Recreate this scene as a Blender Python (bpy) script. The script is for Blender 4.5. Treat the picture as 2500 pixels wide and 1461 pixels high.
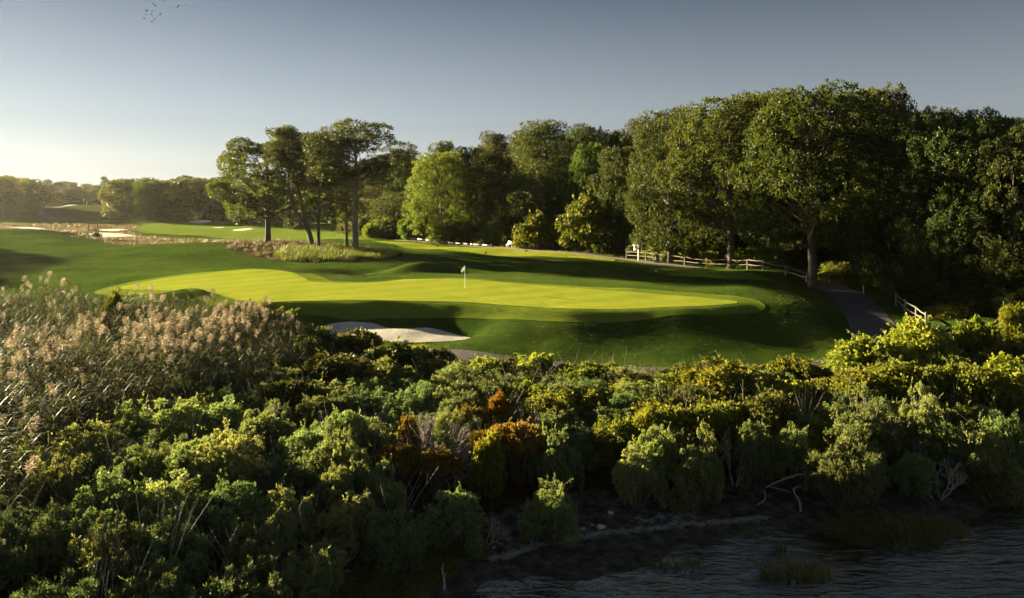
import bpy, math, random
import numpy as np
from mathutils import Vector, Matrix

for o in list(bpy.data.objects):
    bpy.data.objects.remove(o)
SC = bpy.context.scene
COL = SC.collection
R = math.radians

# ------------------------------------------------------------------ camera
F, H, PYH, CX = 1800.0, 11.5, 470.0, 1250.0          # focal length in photo pixels, eye height above water
cam = bpy.data.cameras.new('camera')
cam.sensor_width = 36.0
cam.lens = 36.0 * F / 2500.0
cam.shift_y = -(730.5 - PYH) / 2500.0
cam.clip_end = 9000.0
camo = bpy.data.objects.new('camera', cam)
camo.location = (0, 0, H)
camo.rotation_euler = (R(90), 0, 0)
COL.objects.link(camo)
SC.camera = camo

# ------------------------------------------------------------------ sky, sun, exposure
SUN_EL, SUN_AZ = R(10.5), R(-57.0)                    # azimuth from +Y, negative to the left
world = bpy.data.worlds.new('World')
SC.world = world
world.use_nodes = True
wn = world.node_tree
wn.nodes.clear()
wo = wn.nodes.new('ShaderNodeOutputWorld')
wb = wn.nodes.new('ShaderNodeBackground')
sky = wn.nodes.new('ShaderNodeTexSky')
sky.sky_type = 'NISHITA'
sky.sun_disc = False
sky.sun_elevation = SUN_EL
sky.sun_rotation = SUN_AZ
sky.altitude = 10.0
sky.air_density = 1.0
sky.dust_density = 0.0
sky.ozone_density = 2.5
wb.inputs[1].default_value = 0.0168
hs = wn.nodes.new('ShaderNodeHueSaturation')
hs.inputs['Saturation'].default_value = 0.30
wn.links.new(sky.outputs[0], hs.inputs['Color'])
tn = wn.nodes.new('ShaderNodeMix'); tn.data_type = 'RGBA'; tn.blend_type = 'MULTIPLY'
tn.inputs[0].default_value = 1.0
# sky tint dims upward from the horizon, then rises overhead as added fill light
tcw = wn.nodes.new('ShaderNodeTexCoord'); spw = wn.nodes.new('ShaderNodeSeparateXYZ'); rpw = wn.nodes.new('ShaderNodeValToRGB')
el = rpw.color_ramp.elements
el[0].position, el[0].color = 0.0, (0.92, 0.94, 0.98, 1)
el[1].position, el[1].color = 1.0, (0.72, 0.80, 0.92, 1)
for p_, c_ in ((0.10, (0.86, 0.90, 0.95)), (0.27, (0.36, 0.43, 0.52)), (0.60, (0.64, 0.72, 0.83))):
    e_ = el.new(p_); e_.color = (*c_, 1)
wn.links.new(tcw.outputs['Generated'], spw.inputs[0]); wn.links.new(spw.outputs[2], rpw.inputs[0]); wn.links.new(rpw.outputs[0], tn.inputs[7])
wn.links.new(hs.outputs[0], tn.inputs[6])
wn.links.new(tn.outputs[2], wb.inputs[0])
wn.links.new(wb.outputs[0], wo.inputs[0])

sun = bpy.data.lights.new('sun', 'SUN')
sun.energy = 5.0
sun.angle = R(0.6)
sun.color = (1.0, 0.84, 0.50)
suno = bpy.data.objects.new('sun', sun)
SUNV = Vector((math.sin(SUN_AZ) * math.cos(SUN_EL), math.cos(SUN_AZ) * math.cos(SUN_EL), math.sin(SUN_EL)))
suno.rotation_euler = (-SUNV).to_track_quat('-Z', 'Y').to_euler()
suno.location = SUNV * 300
COL.objects.link(suno)

vs = SC.view_settings
vs.view_transform = 'Standard'
vs.look = 'None'
vs.exposure = 2.75
vs.gamma = 1.0
vs.use_curve_mapping = False
cy = SC.cycles
cy.max_bounces = 8
cy.diffuse_bounces = 4
cy.glossy_bounces = 2
cy.transmission_bounces = 5
cy.transparent_max_bounces = 6
cy.volume_bounces = 0
cy.use_denoising = True
cy.use_adaptive_sampling = True
cy.adaptive_threshold = 0.02
cy.sample_clamp_indirect = 4.0
cy.caustics_reflective = False
cy.caustics_refractive = False

# ------------------------------------------------------------------ helpers
def P(px, py, Y):
    return ((px - CX) / F * Y, Y, H - (py - PYH) / F * Y)

def tag(o, label=None, cat=None, group=None, kind=None):
    if label: o['label'] = label
    if cat: o['category'] = cat
    if group: o['group'] = group
    if kind: o['kind'] = kind
    return o

def link(name, me, mat=None, parent=None, loc=None, rot=None):
    o = bpy.data.objects.new(name, me)
    COL.objects.link(o)
    if mat is not None and me is not None and len(me.materials) == 0:
        me.materials.append(mat)
    if parent is not None: o.parent = parent
    if loc is not None: o.location = loc
    if rot is not None: o.rotation_euler = rot
    return o

def mesh_np(name, V, faces, attr=None, smooth=False, attr_name='v'):
    """faces: list of int arrays, each (n,k)"""
    me = bpy.data.meshes.new(name)
    V = np.ascontiguousarray(V, dtype=np.float32)
    faces = [np.asarray(f, dtype=np.int32) for f in faces if len(f)]
    me.vertices.add(len(V))
    me.vertices.foreach_set('co', V.ravel())
    nl = sum(f.size for f in faces)
    npoly = sum(len(f) for f in faces)
    me.loops.add(nl)
    me.loops.foreach_set('vertex_index', np.concatenate([f.ravel() for f in faces]))
    me.polygons.add(npoly)
    tot = np.concatenate([np.full(len(f), f.shape[1], np.int32) for f in faces])
    start = np.zeros(npoly, np.int32)
    start[1:] = np.cumsum(tot)[:-1]
    me.polygons.foreach_set('loop_start', start)
    me.polygons.foreach_set('loop_total', tot)
    if smooth:
        me.polygons.foreach_set('use_smooth', np.ones(npoly, bool))
    if attr is not None:
        a = me.attributes.new(attr_name, 'FLOAT', 'POINT')
        a.data.foreach_set('value', np.ascontiguousarray(attr, dtype=np.float32))
    me.update(calc_edges=True)
    return me

class MB:
    """collects boxes, tubes and lathes into one mesh"""
    def __init__(s): s.v = []; s.q = []; s.t = []; s.n = 0
    def add(s, V, q=(), t=()):
        V = np.asarray(V, float)
        s.v.append(V)
        if len(q): s.q.append(np.asarray(q, int) + s.n)
        if len(t): s.t.append(np.asarray(t, int) + s.n)
        s.n += len(V)
    def box(s, c, size, rz=0.0, M=None):
        x, y, z = [a / 2 for a in size]
        V = np.array([[-x,-y,-z],[x,-y,-z],[x,y,-z],[-x,y,-z],[-x,-y,z],[x,-y,z],[x,y,z],[-x,y,z]])
        if M is not None: V = V @ np.array(M).T
        if rz:
            c_, s_ = math.cos(rz), math.sin(rz)
            V = V @ np.array([[c_, -s_, 0], [s_, c_, 0], [0, 0, 1]]).T
        s.add(V + np.array(c), [[0,3,2,1],[4,5,6,7],[0,1,5,4],[1,2,6,5],[2,3,7,6],[3,0,4,7]])
    def tube(s, pts, rad, n=6, cap=True):
        pts = np.asarray(pts, float); k = len(pts)
        rad = np.broadcast_to(np.asarray(rad, float), (k,))
        T = np.gradient(pts, axis=0)
        T /= np.linalg.norm(T, axis=1)[:, None] + 1e-9
        ref = np.array([0, 0, 1.0]) if abs(T[0][2]) < 0.9 else np.array([1.0, 0, 0])
        A = np.cross(T, ref); A /= np.linalg.norm(A, axis=1)[:, None] + 1e-9
        B = np.cross(T, A)
        th = np.arange(n) * 2 * math.pi / n
        V = (pts[:, None, :] + rad[:, None, None] * (np.cos(th)[None, :, None] * A[:, None, :] + np.sin(th)[None, :, None] * B[:, None, :])).reshape(-1, 3)
        i = np.arange(k - 1)[:, None] * n; j = np.arange(n)[None, :]; j2 = (j + 1) % n
        q = np.stack([i + j, i + j2, i + n + j2, i + n + j], -1).reshape(-1, 4)
        base = s.n
        s.add(V, q)
        if cap and n >= 3:
            for off in (0, (k - 1) * n):
                for a in range(1, n - 1):
                    s.t.append(np.array([[base + off, base + off + a, base + off + a + 1]]))
    def lathe(s, prof, n=20):
        prof = np.asarray(prof, float); k = len(prof)
        th = np.arange(n) * 2 * math.pi / n
        V = np.stack([prof[:, 0][:, None] * np.cos(th), prof[:, 0][:, None] * np.sin(th), np.repeat(prof[:, 1][:, None], n, 1)], -1).reshape(-1, 3)
        i = np.arange(k - 1)[:, None] * n; j = np.arange(n)[None, :]; j2 = (j + 1) % n
        s.add(V, np.stack([i + j, i + j2, i + n + j2, i + n + j], -1).reshape(-1, 4))
    def mesh(s, name, smooth=False):
        fs = []
        if s.q: fs.append(np.concatenate(s.q))
        if s.t: fs.append(np.concatenate(s.t))
        return mesh_np(name, np.concatenate(s.v), fs, smooth=smooth)
    def build(s, name, mat, parent=None, loc=None, rot=None, smooth=False):
        return link(name, s.mesh(name, smooth), mat, parent, loc, rot)

def unit(a):
    return a / (np.linalg.norm(a, axis=-1, keepdims=True) + 1e-9)

# ------------------------------------------------------------------ materials
MATS = {}
def newmat(name):
    m = bpy.data.materials.new(name); m.use_nodes = True
    nt = m.node_tree; nt.nodes.clear()
    MATS[name] = m
    return m, nt, nt.nodes, nt.links

def N(nt, t, **kw):
    n = nt.nodes.new(t)
    for k, v in kw.items():
        if k.startswith('i_'):
            key = k[2:]
            n.inputs[int(key) if key.isdigit() else key].default_value = v
        else: setattr(n, k, v)
    return n

def ramp(nt, fac, stops):
    r = nt.nodes.new('ShaderNodeValToRGB')
    e = r.color_ramp.elements
    while len(e) < len(stops): e.new(0.5)
    for el, (p, c) in zip(e, stops):
        el.position = p; el.color = (*c, 1)
    nt.links.new(fac, r.inputs[0])
    return r.outputs[0]

def noise(nt, vec, scale, detail=4, rough=0.55, dist=0.0):
    n = N(nt, 'ShaderNodeTexNoise', i_Scale=scale, i_Detail=detail, i_Roughness=rough, i_Distortion=dist)
    nt.links.new(vec, n.inputs['Vector'])
    return n.outputs[0]

def mixc(nt, fac, a, b, mode='MIX'):
    m = N(nt, 'ShaderNodeMix', data_type='RGBA', blend_type=mode)
    for sock, val in ((m.inputs[0], fac), (m.inputs[6], a), (m.inputs[7], b)):
        if hasattr(val, 'is_output'): nt.links.new(val, sock)
        elif isinstance(val, (int, float)): sock.default_value = val
        else: sock.default_value = (*val, 1)
    return m.outputs[2]

def math_(nt, op, a, b=None, clamp=False):
    m = N(nt, 'ShaderNodeMath', operation=op, use_clamp=clamp)
    for s_, val in zip(m.inputs, (a, b)):
        if val is None: continue
        if hasattr(val, 'is_output'): nt.links.new(val, s_)
        else: s_.default_value = val
    return m.outputs[0]

def leaf_mat(name, dark, mid, light, trans=0.38, tcol=None, rough=0.5, hue=0.04):
    m, nt, n, l = newmat(name)
    out = N(nt, 'ShaderNodeOutputMaterial')
    at = N(nt, 'ShaderNodeAttribute', attribute_name='v')
    oi = N(nt, 'ShaderNodeObjectInfo')
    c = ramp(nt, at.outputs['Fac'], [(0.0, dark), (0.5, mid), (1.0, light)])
    hv = N(nt, 'ShaderNodeHueSaturation')
    mr = N(nt, 'ShaderNodeMapRange', i_3=0.5 - hue, i_4=0.5 + hue * 0.6)
    l.new(oi.outputs['Random'], mr.inputs[0]); l.new(mr.outputs[0], hv.inputs['Hue'])
    mr2 = N(nt, 'ShaderNodeMapRange', i_3=0.75, i_4=1.25)
    r2 = math_(nt, 'FRACT', math_(nt, 'MULTIPLY', oi.outputs['Random'], 7.31))
    l.new(r2, mr2.inputs[0]); l.new(mr2.outputs[0], hv.inputs['Value'])
    l.new(c, hv.inputs['Color'])
    p = N(nt, 'ShaderNodeBsdfPrincipled', i_Roughness=rough)
    p.inputs['Specular IOR Level'].default_value = 0.12
    l.new(hv.outputs[0], p.inputs['Base Color'])
    t = N(nt, 'ShaderNodeBsdfTranslucent')
    tc = mixc(nt, 1.0, hv.outputs[0], tcol or (1.6, 1.45, 0.7), 'MULTIPLY')
    l.new(tc, t.inputs[0])
    mx = N(nt, 'ShaderNodeMixShader', i_0=trans)
    l.new(p.outputs[0], mx.inputs[1]); l.new(t.outputs[0], mx.inputs[2])
    l.new(mx.outputs[0], out.inputs[0])
    return m

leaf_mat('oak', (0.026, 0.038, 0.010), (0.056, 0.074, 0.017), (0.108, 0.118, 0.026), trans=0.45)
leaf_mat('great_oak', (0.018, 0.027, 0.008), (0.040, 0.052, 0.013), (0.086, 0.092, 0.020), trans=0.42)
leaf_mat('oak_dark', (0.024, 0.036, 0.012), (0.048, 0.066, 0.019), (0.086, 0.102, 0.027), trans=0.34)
leaf_mat('maple', (0.050, 0.075, 0.014), (0.085, 0.125, 0.022), (0.130, 0.165, 0.030))
leaf_mat('pine', (0.024, 0.036, 0.012), (0.050, 0.068, 0.020), (0.096, 0.108, 0.028), trans=0.28)
leaf_mat('yellow_shrub', (0.062, 0.088, 0.014), (0.108, 0.132, 0.019), (0.165, 0.168, 0.024), hue=0.015)
leaf_mat('sage', (0.068, 0.100, 0.046), (0.135, 0.185, 0.076), (0.235, 0.275, 0.110), trans=0.42)
leaf_mat('marsh_elder', (0.052, 0.084, 0.038), (0.100, 0.145, 0.060), (0.165, 0.210, 0.085), trans=0.34)
leaf_mat('vine', (0.055, 0.082, 0.018), (0.115, 0.148, 0.026), (0.190, 0.205, 0.034), trans=0.48, hue=0.03)
leaf_mat('bayberry', (0.034, 0.050, 0.016), (0.068, 0.086, 0.024), (0.115, 0.122, 0.032), trans=0.3)
leaf_mat('rust', (0.065, 0.070, 0.018), (0.145, 0.108, 0.022), (0.250, 0.165, 0.028), tcol=(1.4, 1.2, 0.5), hue=0.02)
leaf_mat('sumac', (0.150, 0.040, 0.012), (0.230, 0.110, 0.016), (0.300, 0.220, 0.030), tcol=(1.4, 1.1, 0.6), hue=0.02)
leaf_mat('reed_leaf', (0.045, 0.060, 0.026), (0.085, 0.105, 0.046), (0.150, 0.160, 0.075), trans=0.30, hue=0.02)
leaf_mat('plume', (0.200, 0.162, 0.108), (0.330, 0.275, 0.190), (0.470, 0.405, 0.295), trans=0.35, tcol=(1.0, 0.95, 0.85), hue=0.008)
leaf_mat('dry_grass', (0.060, 0.062, 0.024), (0.125, 0.105, 0.050), (0.210, 0.165, 0.085), trans=0.35, tcol=(1.2, 1.05, 0.7), hue=0.02)
leaf_mat('green_grass', (0.045, 0.062, 0.010), (0.085, 0.105, 0.018), (0.140, 0.145, 0.030), trans=0.35, hue=0.02)
leaf_mat('turf_blade', (0.070, 0.108, 0.014), (0.100, 0.145, 0.018), (0.140, 0.180, 0.024), trans=0.15, hue=0.01)
leaf_mat('marsh_grass', (0.060, 0.070, 0.016), (0.115, 0.125, 0.028), (0.190, 0.185, 0.048), trans=0.3, hue=0.02)

def wood_mat(name, a, b, scale=6.0, rough=0.85, bump=0.4, stretch=(6, 6, 1)):
    m, nt, n, l = newmat(name)
    out = N(nt, 'ShaderNodeOutputMaterial')
    tc = N(nt, 'ShaderNodeTexCoord')
    mp = N(nt, 'ShaderNodeMapping'); mp.inputs['Scale'].default_value = stretch
    l.new(tc.outputs['Object'], mp.inputs[0])
    f = noise(nt, mp.outputs[0], scale, 5, 0.65)
    c = ramp(nt, f, [(0.3, a), (0.7, b)])
    p = N(nt, 'ShaderNodeBsdfPrincipled', i_Roughness=rough)
    l.new(c, p.inputs['Base Color'])
    bp = N(nt, 'ShaderNodeBump', i_Strength=bump, i_Distance=0.05)
    l.new(f, bp.inputs['Height']); l.new(bp.outputs[0], p.inputs['Normal'])
    l.new(p.outputs[0], out.inputs[0])
    return m

wood_mat('bark', (0.045, 0.034, 0.024), (0.150, 0.120, 0.090), 3.0, 0.95, 0.9, (3, 3, 0.6))
wood_mat('bark_grey', (0.090, 0.078, 0.062), (0.260, 0.225, 0.180), 3.0, 0.95, 0.9, (3, 3, 0.6))
wood_mat('twig', (0.055, 0.042, 0.032), (0.140, 0.110, 0.085), 8.0)
wood_mat('dead_twig', (0.240, 0.200, 0.165), (0.420, 0.360, 0.300), 8.0)
wood_mat('driftwood', (0.170, 0.150, 0.125), (0.340, 0.300, 0.250), 8.0)
wood_mat('rail_wood', (0.140, 0.105, 0.075), (0.310, 0.245, 0.180), 5.0)
wood_mat('grey_rail', (0.10, 0.085, 0.07), (0.24, 0.21, 0.175), 5.0)
wood_mat('white_paint', (0.66, 0.63, 0.57), (0.80, 0.78, 0.72), 4.0, 0.6, 0.1)
wood_mat('board_wood', (0.34, 0.29, 0.23), (0.52, 0.46, 0.38), 4.0, 0.8, 0.2)
wood_mat('barrel_wood', (0.26, 0.23, 0.22), (0.46, 0.43, 0.40), 6.0)
wood_mat('iron', (0.018, 0.018, 0.022), (0.05, 0.05, 0.06), 10.0, 0.6)
wood_mat('rust_iron', (0.030, 0.017, 0.012), (0.070, 0.036, 0.022), 8.0, 0.9)
wood_mat('stone', (0.22, 0.21, 0.19), (0.42, 0.40, 0.36), 5.0, 0.9, 0.6, (1, 1, 1))
wood_mat('bird', (0.015, 0.015, 0.016), (0.03, 0.03, 0.032), 5.0)
leaf_mat('flag_cloth', (0.78, 0.76, 0.70), (0.78, 0.76, 0.70), (0.78, 0.76, 0.70), trans=0.5, tcol=(1.0, 1.0, 1.0), rough=0.8, hue=0.0)

def turf_mat(name, a, b, c, fine=26.0, bump=0.8, dist=0.05, patch=0.16, stripe=None, attrs=False, blade=2.6):
    """mown grass: colour patches, blade-scale relief, optional mowing stripes; attrs mixes dry grass, leaf litter and shore mud"""
    m, nt, n, l = newmat(name)
    out = N(nt, 'ShaderNodeOutputMaterial')
    tc = N(nt, 'ShaderNodeTexCoord'); ob = tc.outputs['Object']
    big = noise(nt, ob, patch, 5, 0.6)
    mid = noise(nt, ob, 1.6, 5, 0.65)
    fin = noise(nt, ob, fine, 3, 0.7)
    mp = N(nt, 'ShaderNodeMapping'); mp.inputs['Rotation'].default_value = (0, 0, R(20)); mp.inputs['Scale'].default_value = (0.7, 2.6, 1)
    l.new(ob, mp.inputs[0])
    streak = noise(nt, mp.outputs[0], 1.9, 6, 0.72)
    f = math_(nt, 'ADD', math_(nt, 'MULTIPLY', big, 0.45), math_(nt, 'ADD', math_(nt, 'MULTIPLY', mid, 0.3), math_(nt, 'MULTIPLY', fin, 0.25)))
    col = ramp(nt, f, [(0.38, a), (0.5, b), (0.61, c)])
    if stripe:
        w = N(nt, 'ShaderNodeTexWave', i_Scale=stripe[0], i_Distortion=0.4)
        mp2 = N(nt, 'ShaderNodeMapping'); mp2.inputs['Rotation'].default_value = (0, 0, R(stripe[1]))
        l.new(ob, mp2.inputs[0]); l.new(mp2.outputs[0], w.inputs[0])
        sm = N(nt, 'ShaderNodeMapRange', i_1=0.35, i_2=0.65, i_3=0.94, i_4=1.03); l.new(w.outputs['Fac'], sm.inputs[0])
        cm = N(nt, 'ShaderNodeCombineColor')
        for k in range(3): l.new(sm.outputs[0], cm.inputs[k])
        col = mixc(nt, 1.0, col, cm.outputs[0], 'MULTIPLY')
    if attrs:
        def att(nm, lo=0.42, hi=0.58, amt=0.55, src=None):
            a_ = N(nt, 'ShaderNodeAttribute', attribute_name=nm)
            v = math_(nt, 'ADD', a_.outputs['Fac'], math_(nt, 'MULTIPLY', math_(nt, 'SUBTRACT', src or mid, 0.5), amt * 2))
            r_ = N(nt, 'ShaderNodeMapRange', i_1=lo, i_2=hi); r_.clamp = True
            l.new(v, r_.inputs[0]); return r_.outputs[0]
        dry = ramp(nt, noise(nt, ob, 0.9, 6, 0.7), [(0.3, (0.055, 0.070, 0.020)), (0.5, (0.115, 0.100, 0.048)), (0.7, (0.19, 0.15, 0.085))])
        col = mixc(nt, att('dry'), col, dry)
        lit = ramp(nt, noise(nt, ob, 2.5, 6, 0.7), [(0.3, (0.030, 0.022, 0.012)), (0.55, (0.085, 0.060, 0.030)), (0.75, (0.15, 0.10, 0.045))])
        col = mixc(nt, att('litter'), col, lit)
        mud = ramp(nt, noise(nt, ob, 2.2, 7, 0.7), [(0.32, (0.055, 0.050, 0.040)), (0.50, (0.14, 0.13, 0.105)), (0.68, (0.30, 0.285, 0.245))])
        col = mixc(nt, att('mud', amt=0.25), col, mud)
        col = mixc(nt, att('salt', 0.50, 0.85, 1.5, noise(nt, ob, 4.5, 7, 0.8)), col, (0.58, 0.58, 0.56))
    p = N(nt, 'ShaderNodeBsdfPrincipled', i_Roughness=0.8)
    p.inputs['Specular IOR Level'].default_value = 0.0
    l.new(col, p.inputs['Base Color'])
    hgt = math_(nt, 'ADD', math_(nt, 'MULTIPLY', fin, 0.7), math_(nt, 'ADD', math_(nt, 'MULTIPLY', streak, 1.6), math_(nt, 'MULTIPLY', mid, 1.0)))
    bp = N(nt, 'ShaderNodeBump', i_Strength=bump, i_Distance=dist)
    l.new(hgt, bp.inputs['Height'])
    # blades stand up and face every way: the normal is scattered from point to point
    wn_ = N(nt, 'ShaderNodeTexWhiteNoise', noise_dimensions='3D'); l.new(ob, wn_.inputs['Vector'])
    sb = N(nt, 'ShaderNodeVectorMath', operation='SUBTRACT'); sb.inputs[1].default_value = (0.5, 0.5, 0.5); l.new(wn_.outputs['Color'], sb.inputs[0])
    bs = N(nt, 'ShaderNodeVectorMath', operation='SCALE'); bs.inputs['Scale'].default_value = 1.5; l.new(bp.outputs[0], bs.inputs[0])
    ml = N(nt, 'ShaderNodeVectorMath', operation='MULTIPLY'); ml.inputs[1].default_value = (blade, blade, blade * 0.4); l.new(sb.outputs[0], ml.inputs[0])
    ad = N(nt, 'ShaderNodeVectorMath', operation='ADD'); l.new(bs.outputs[0], ad.inputs[0]); l.new(ml.outputs[0], ad.inputs[1])
    nz = N(nt, 'ShaderNodeVectorMath', operation='NORMALIZE'); l.new(ad.outputs[0], nz.inputs[0])
    l.new(nz.outputs[0], p.inputs['Normal'])
    l.new(p.outputs[0], out.inputs[0])
    return m

turf_mat('rough', (0.055, 0.108, 0.020), (0.098, 0.168, 0.027), (0.155, 0.215, 0.034), 14.0, 1.0, 0.85, attrs=True)
turf_mat('green', (0.225, 0.275, 0.030), (0.268, 0.305, 0.034), (0.315, 0.330, 0.042), 60.0, 0.8, 0.045, patch=0.35, stripe=(0.10, 62))
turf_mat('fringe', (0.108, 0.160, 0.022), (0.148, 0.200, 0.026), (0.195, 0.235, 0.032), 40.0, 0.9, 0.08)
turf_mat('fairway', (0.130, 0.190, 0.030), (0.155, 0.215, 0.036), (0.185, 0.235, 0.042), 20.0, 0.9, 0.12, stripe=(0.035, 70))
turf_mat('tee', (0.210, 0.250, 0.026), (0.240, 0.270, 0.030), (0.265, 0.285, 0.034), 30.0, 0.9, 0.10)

def plain_mat(name, stops, scale, rough=0.9, bump=0.4, dist=0.05, fine=None):
    m, nt, n, l = newmat(name)
    out = N(nt, 'ShaderNodeOutputMaterial')
    tc = N(nt, 'ShaderNodeTexCoord'); ob = tc.outputs['Object']
    f = noise(nt, ob, scale, 6, 0.65)
    g = noise(nt, ob, fine or scale * 12, 3, 0.6)
    f2 = math_(nt, 'ADD', math_(nt, 'MULTIPLY', f, 0.65), math_(nt, 'MULTIPLY', g, 0.35))
    c = ramp(nt, f2, stops)
    p = N(nt, 'ShaderNodeBsdfPrincipled', i_Roughness=rough)
    l.new(c, p.inputs['Base Color'])
    bp = N(nt, 'ShaderNodeBump', i_Strength=bump, i_Distance=dist)
    l.new(f2, bp.inputs['Height']); l.new(bp.outputs[0], p.inputs['Normal'])
    l.new(p.outputs[0], out.inputs[0])
    return m
plain_mat('sand', [(0.35, (0.36, 0.325, 0.27)), (0.5, (0.47, 0.43, 0.36)), (0.65, (0.58, 0.535, 0.46))], 0.8, 0.95, 0.8, 0.16, 9.0)
plain_mat('asphalt', [(0.35, (0.036, 0.034, 0.037)), (0.5, (0.052, 0.048, 0.052)), (0.65, (0.080, 0.073, 0.076))], 0.6, 0.85, 0.3, 0.02, 40)
plain_mat('dirt', [(0.35, (0.085, 0.058, 0.040)), (0.5, (0.14, 0.098, 0.068)), (0.65, (0.20, 0.145, 0.10))], 0.8, 0.95, 0.5, 0.05, 18)

m, nt, n, l = newmat('water')
out = N(nt, 'ShaderNodeOutputMaterial')
tc = N(nt, 'ShaderNodeTexCoord')
mp = N(nt, 'ShaderNodeMapping'); mp.inputs['Scale'].default_value = (0.55, 1.5, 1); mp.inputs['Rotation'].default_value = (0, 0, R(-8))
l.new(tc.outputs['Object'], mp.inputs[0])
w1 = noise(nt, mp.outputs[0], 1.5, 3, 0.55, 0.6)
w2 = noise(nt, mp.outputs[0], 5.0, 3, 0.6, 0.4)
hh = math_(nt, 'ADD', math_(nt, 'MULTIPLY', w1, 1.0), math_(nt, 'MULTIPLY', w2, 0.28))
bp = N(nt, 'ShaderNodeBump', i_Strength=1.0, i_Distance=0.13)
l.new(hh, bp.inputs['Height'])
gl = N(nt, 'ShaderNodeBsdfGlossy', i_Roughness=0.04); l.new(bp.outputs[0], gl.inputs['Normal'])
tr = N(nt, 'ShaderNodeBsdfTransparent'); tr.inputs[0].default_value = (0.62, 0.60, 0.52, 1)
fr = N(nt, 'ShaderNodeFresnel', i_IOR=1.55); l.new(bp.outputs[0], fr.inputs['Normal'])
mx = N(nt, 'ShaderNodeMixShader'); fb = math_(nt, 'ADD', math_(nt, 'MULTIPLY', fr.outputs[0], 2.0), 0.10, True); l.new(fb, mx.inputs[0]); l.new(tr.outputs[0], mx.inputs[1]); l.new(gl.outputs[0], mx.inputs[2])
l.new(mx.outputs[0], out.inputs[0])

# ------------------------------------------------------------------ terrain
CTRL = []
def cp(px, py, Y): CTRL.append(P(px, py, Y))
def cw(x, y, z): CTRL.append((x, y, z))
# putting green
GS = 0.92
for a in [(560,738,61.5),(700,735,61.8),(900,733,61.6),(1100,737,61.0),(1300,750,58.6),(1400,757,57.6),(1500,757,57.6),(1650,747,59.5),(1770,737,61.5),
          (600,660,84),(430,672,81),(290,703,74),(740,677,77.5),(1000,690,72.5),(1150,686,73),(1300,697,70),(1500,710,66.5),(1700,722,64.2),(1135,707,68.5),(800,705,70),(1400,725,64),(600,690,74),(1850,752,60.5),(1940,745,62.0)]: cp(a[0], a[1], a[2] * GS)
# bank below the green and the bunker floor
for a in [(1700,880,45.2),(1500,885,45.0),(1300,870,46.0),(1150,858,47.0),(1900,865,46.5),(2050,800,53.5),(2000,775,55.5),(1500,815,49.6),(1750,800,50.6),(1300,800,51.0),
          (1000,850,48.3),(860,838,49.8),(900,790,54.2),(1050,799,53.2),(1180,810,51.4),(700,800,51.8),(500,775,53.5),(1200,770,53.5),(1000,765,55.2),(800,762,55.5),(650,765,55.2)]: cp(*a)
# hollow behind the green, tees
for a in [(880,668,80),(1200,665,81),(1350,672,78),(1500,685,73.5),(1000,648,88),(1000,607,111),(1200,624,97),(1400,640,88.5),(1500,638,90),(960,590,124),(1200,608,109),(1350,620,99),
          (1750,690,70),(1870,686,69.5),(1640,656,84),(1900,668,77),(1600,668,79),(1500,655,83),(1978,703,72.5),(1530,634,94),(1700,652,86)]: cp(*a)
# cart path on the right and the rising woods
for a in [(2060,712,70),(2110,770,60),(2160,815,53.5),(2240,786,57),(2188,746,62.5),(2300,770,58),(2450,800,52),(2600,800,50),(2150,690,74),(2300,700,72),(2500,710,70)]: cp(*a)
for a in [(14,110,3.1),(0,125,3.0),(-20,140,2.9),(30,95,3.2),(42,85,3.2),(50,70,3.0),(60,50,2.6),(60,110,4),(30,140,4),(0,170,4),(90,90,4),(100,40,3)]: cw(*a)
# pines' knoll, left slope and tees
for a in [(663,595,112),(762,602,104),(880,613,100),(780,607,102),(560,600,109),(430,603,108),(300,606,109),(640,640,92),(450,645,90),(200,650,90),(100,620,102),(0,640,92),(-150,640,90),
          (0,566,150),(100,568,146),(0,585,128),(150,586,128),(230,600,119),(0,604,113),(-200,590,120),(100,690,75),(-100,720,66)]: cp(*a)
# waste ground, far fairway, far hill
for a in [(228,585,144),(320,575,160),(450,572,172),(600,576,168),(760,578,165),(900,580,150),(450,556,205),(620,548,230),(500,542,240),(560,535,265),(700,545,225),(300,555,205),(150,553,210),(30,548,220),
          (180,545,240),(60,530,280),(120,510,320),(220,500,350),(200,540,250),(400,532,250),(-100,540,250)]: cp(*a)
for a in [(-150,330,5),(-260,300,5),(-200,420,7),(0,300,5),(100,250,5),(200,150,5),(-300,150,3),(-150,120,3),(-120,80,2.4),(-90,60,2.0),(200,20,2.5),(-80,45,1.4),(-200,30,1.5)]: cw(*a)
# thicket flat, path in front of the bank
for a in [(-40,50,1.5),(-26,48,1.4),(-14,46,1.2),(-30,35,1.2),(-18,36,1.2),(-8,42,1.0),(0,43,0.95),(10,42,0.95),(18,43.5,1.0),(24,50,1.2),(30,42,1.4),(45,40,1.6),(-50,30,1.2),
          (-30,22,1.1),(-16,26,1.1),(-8,30,1.05),(0,33,1.0),(8,34,1.0),(16,34,1.0),(26,34,1.15),(-6,25,0.9),(-1,28.5,0.8),(5,29,0.75),(12,30,0.75),(20,30.5,0.8),(-20,14,0.9),(-10,16,0.8),(-40,5,0.8),(-20,0,0.5)]: cw(*a)
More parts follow.
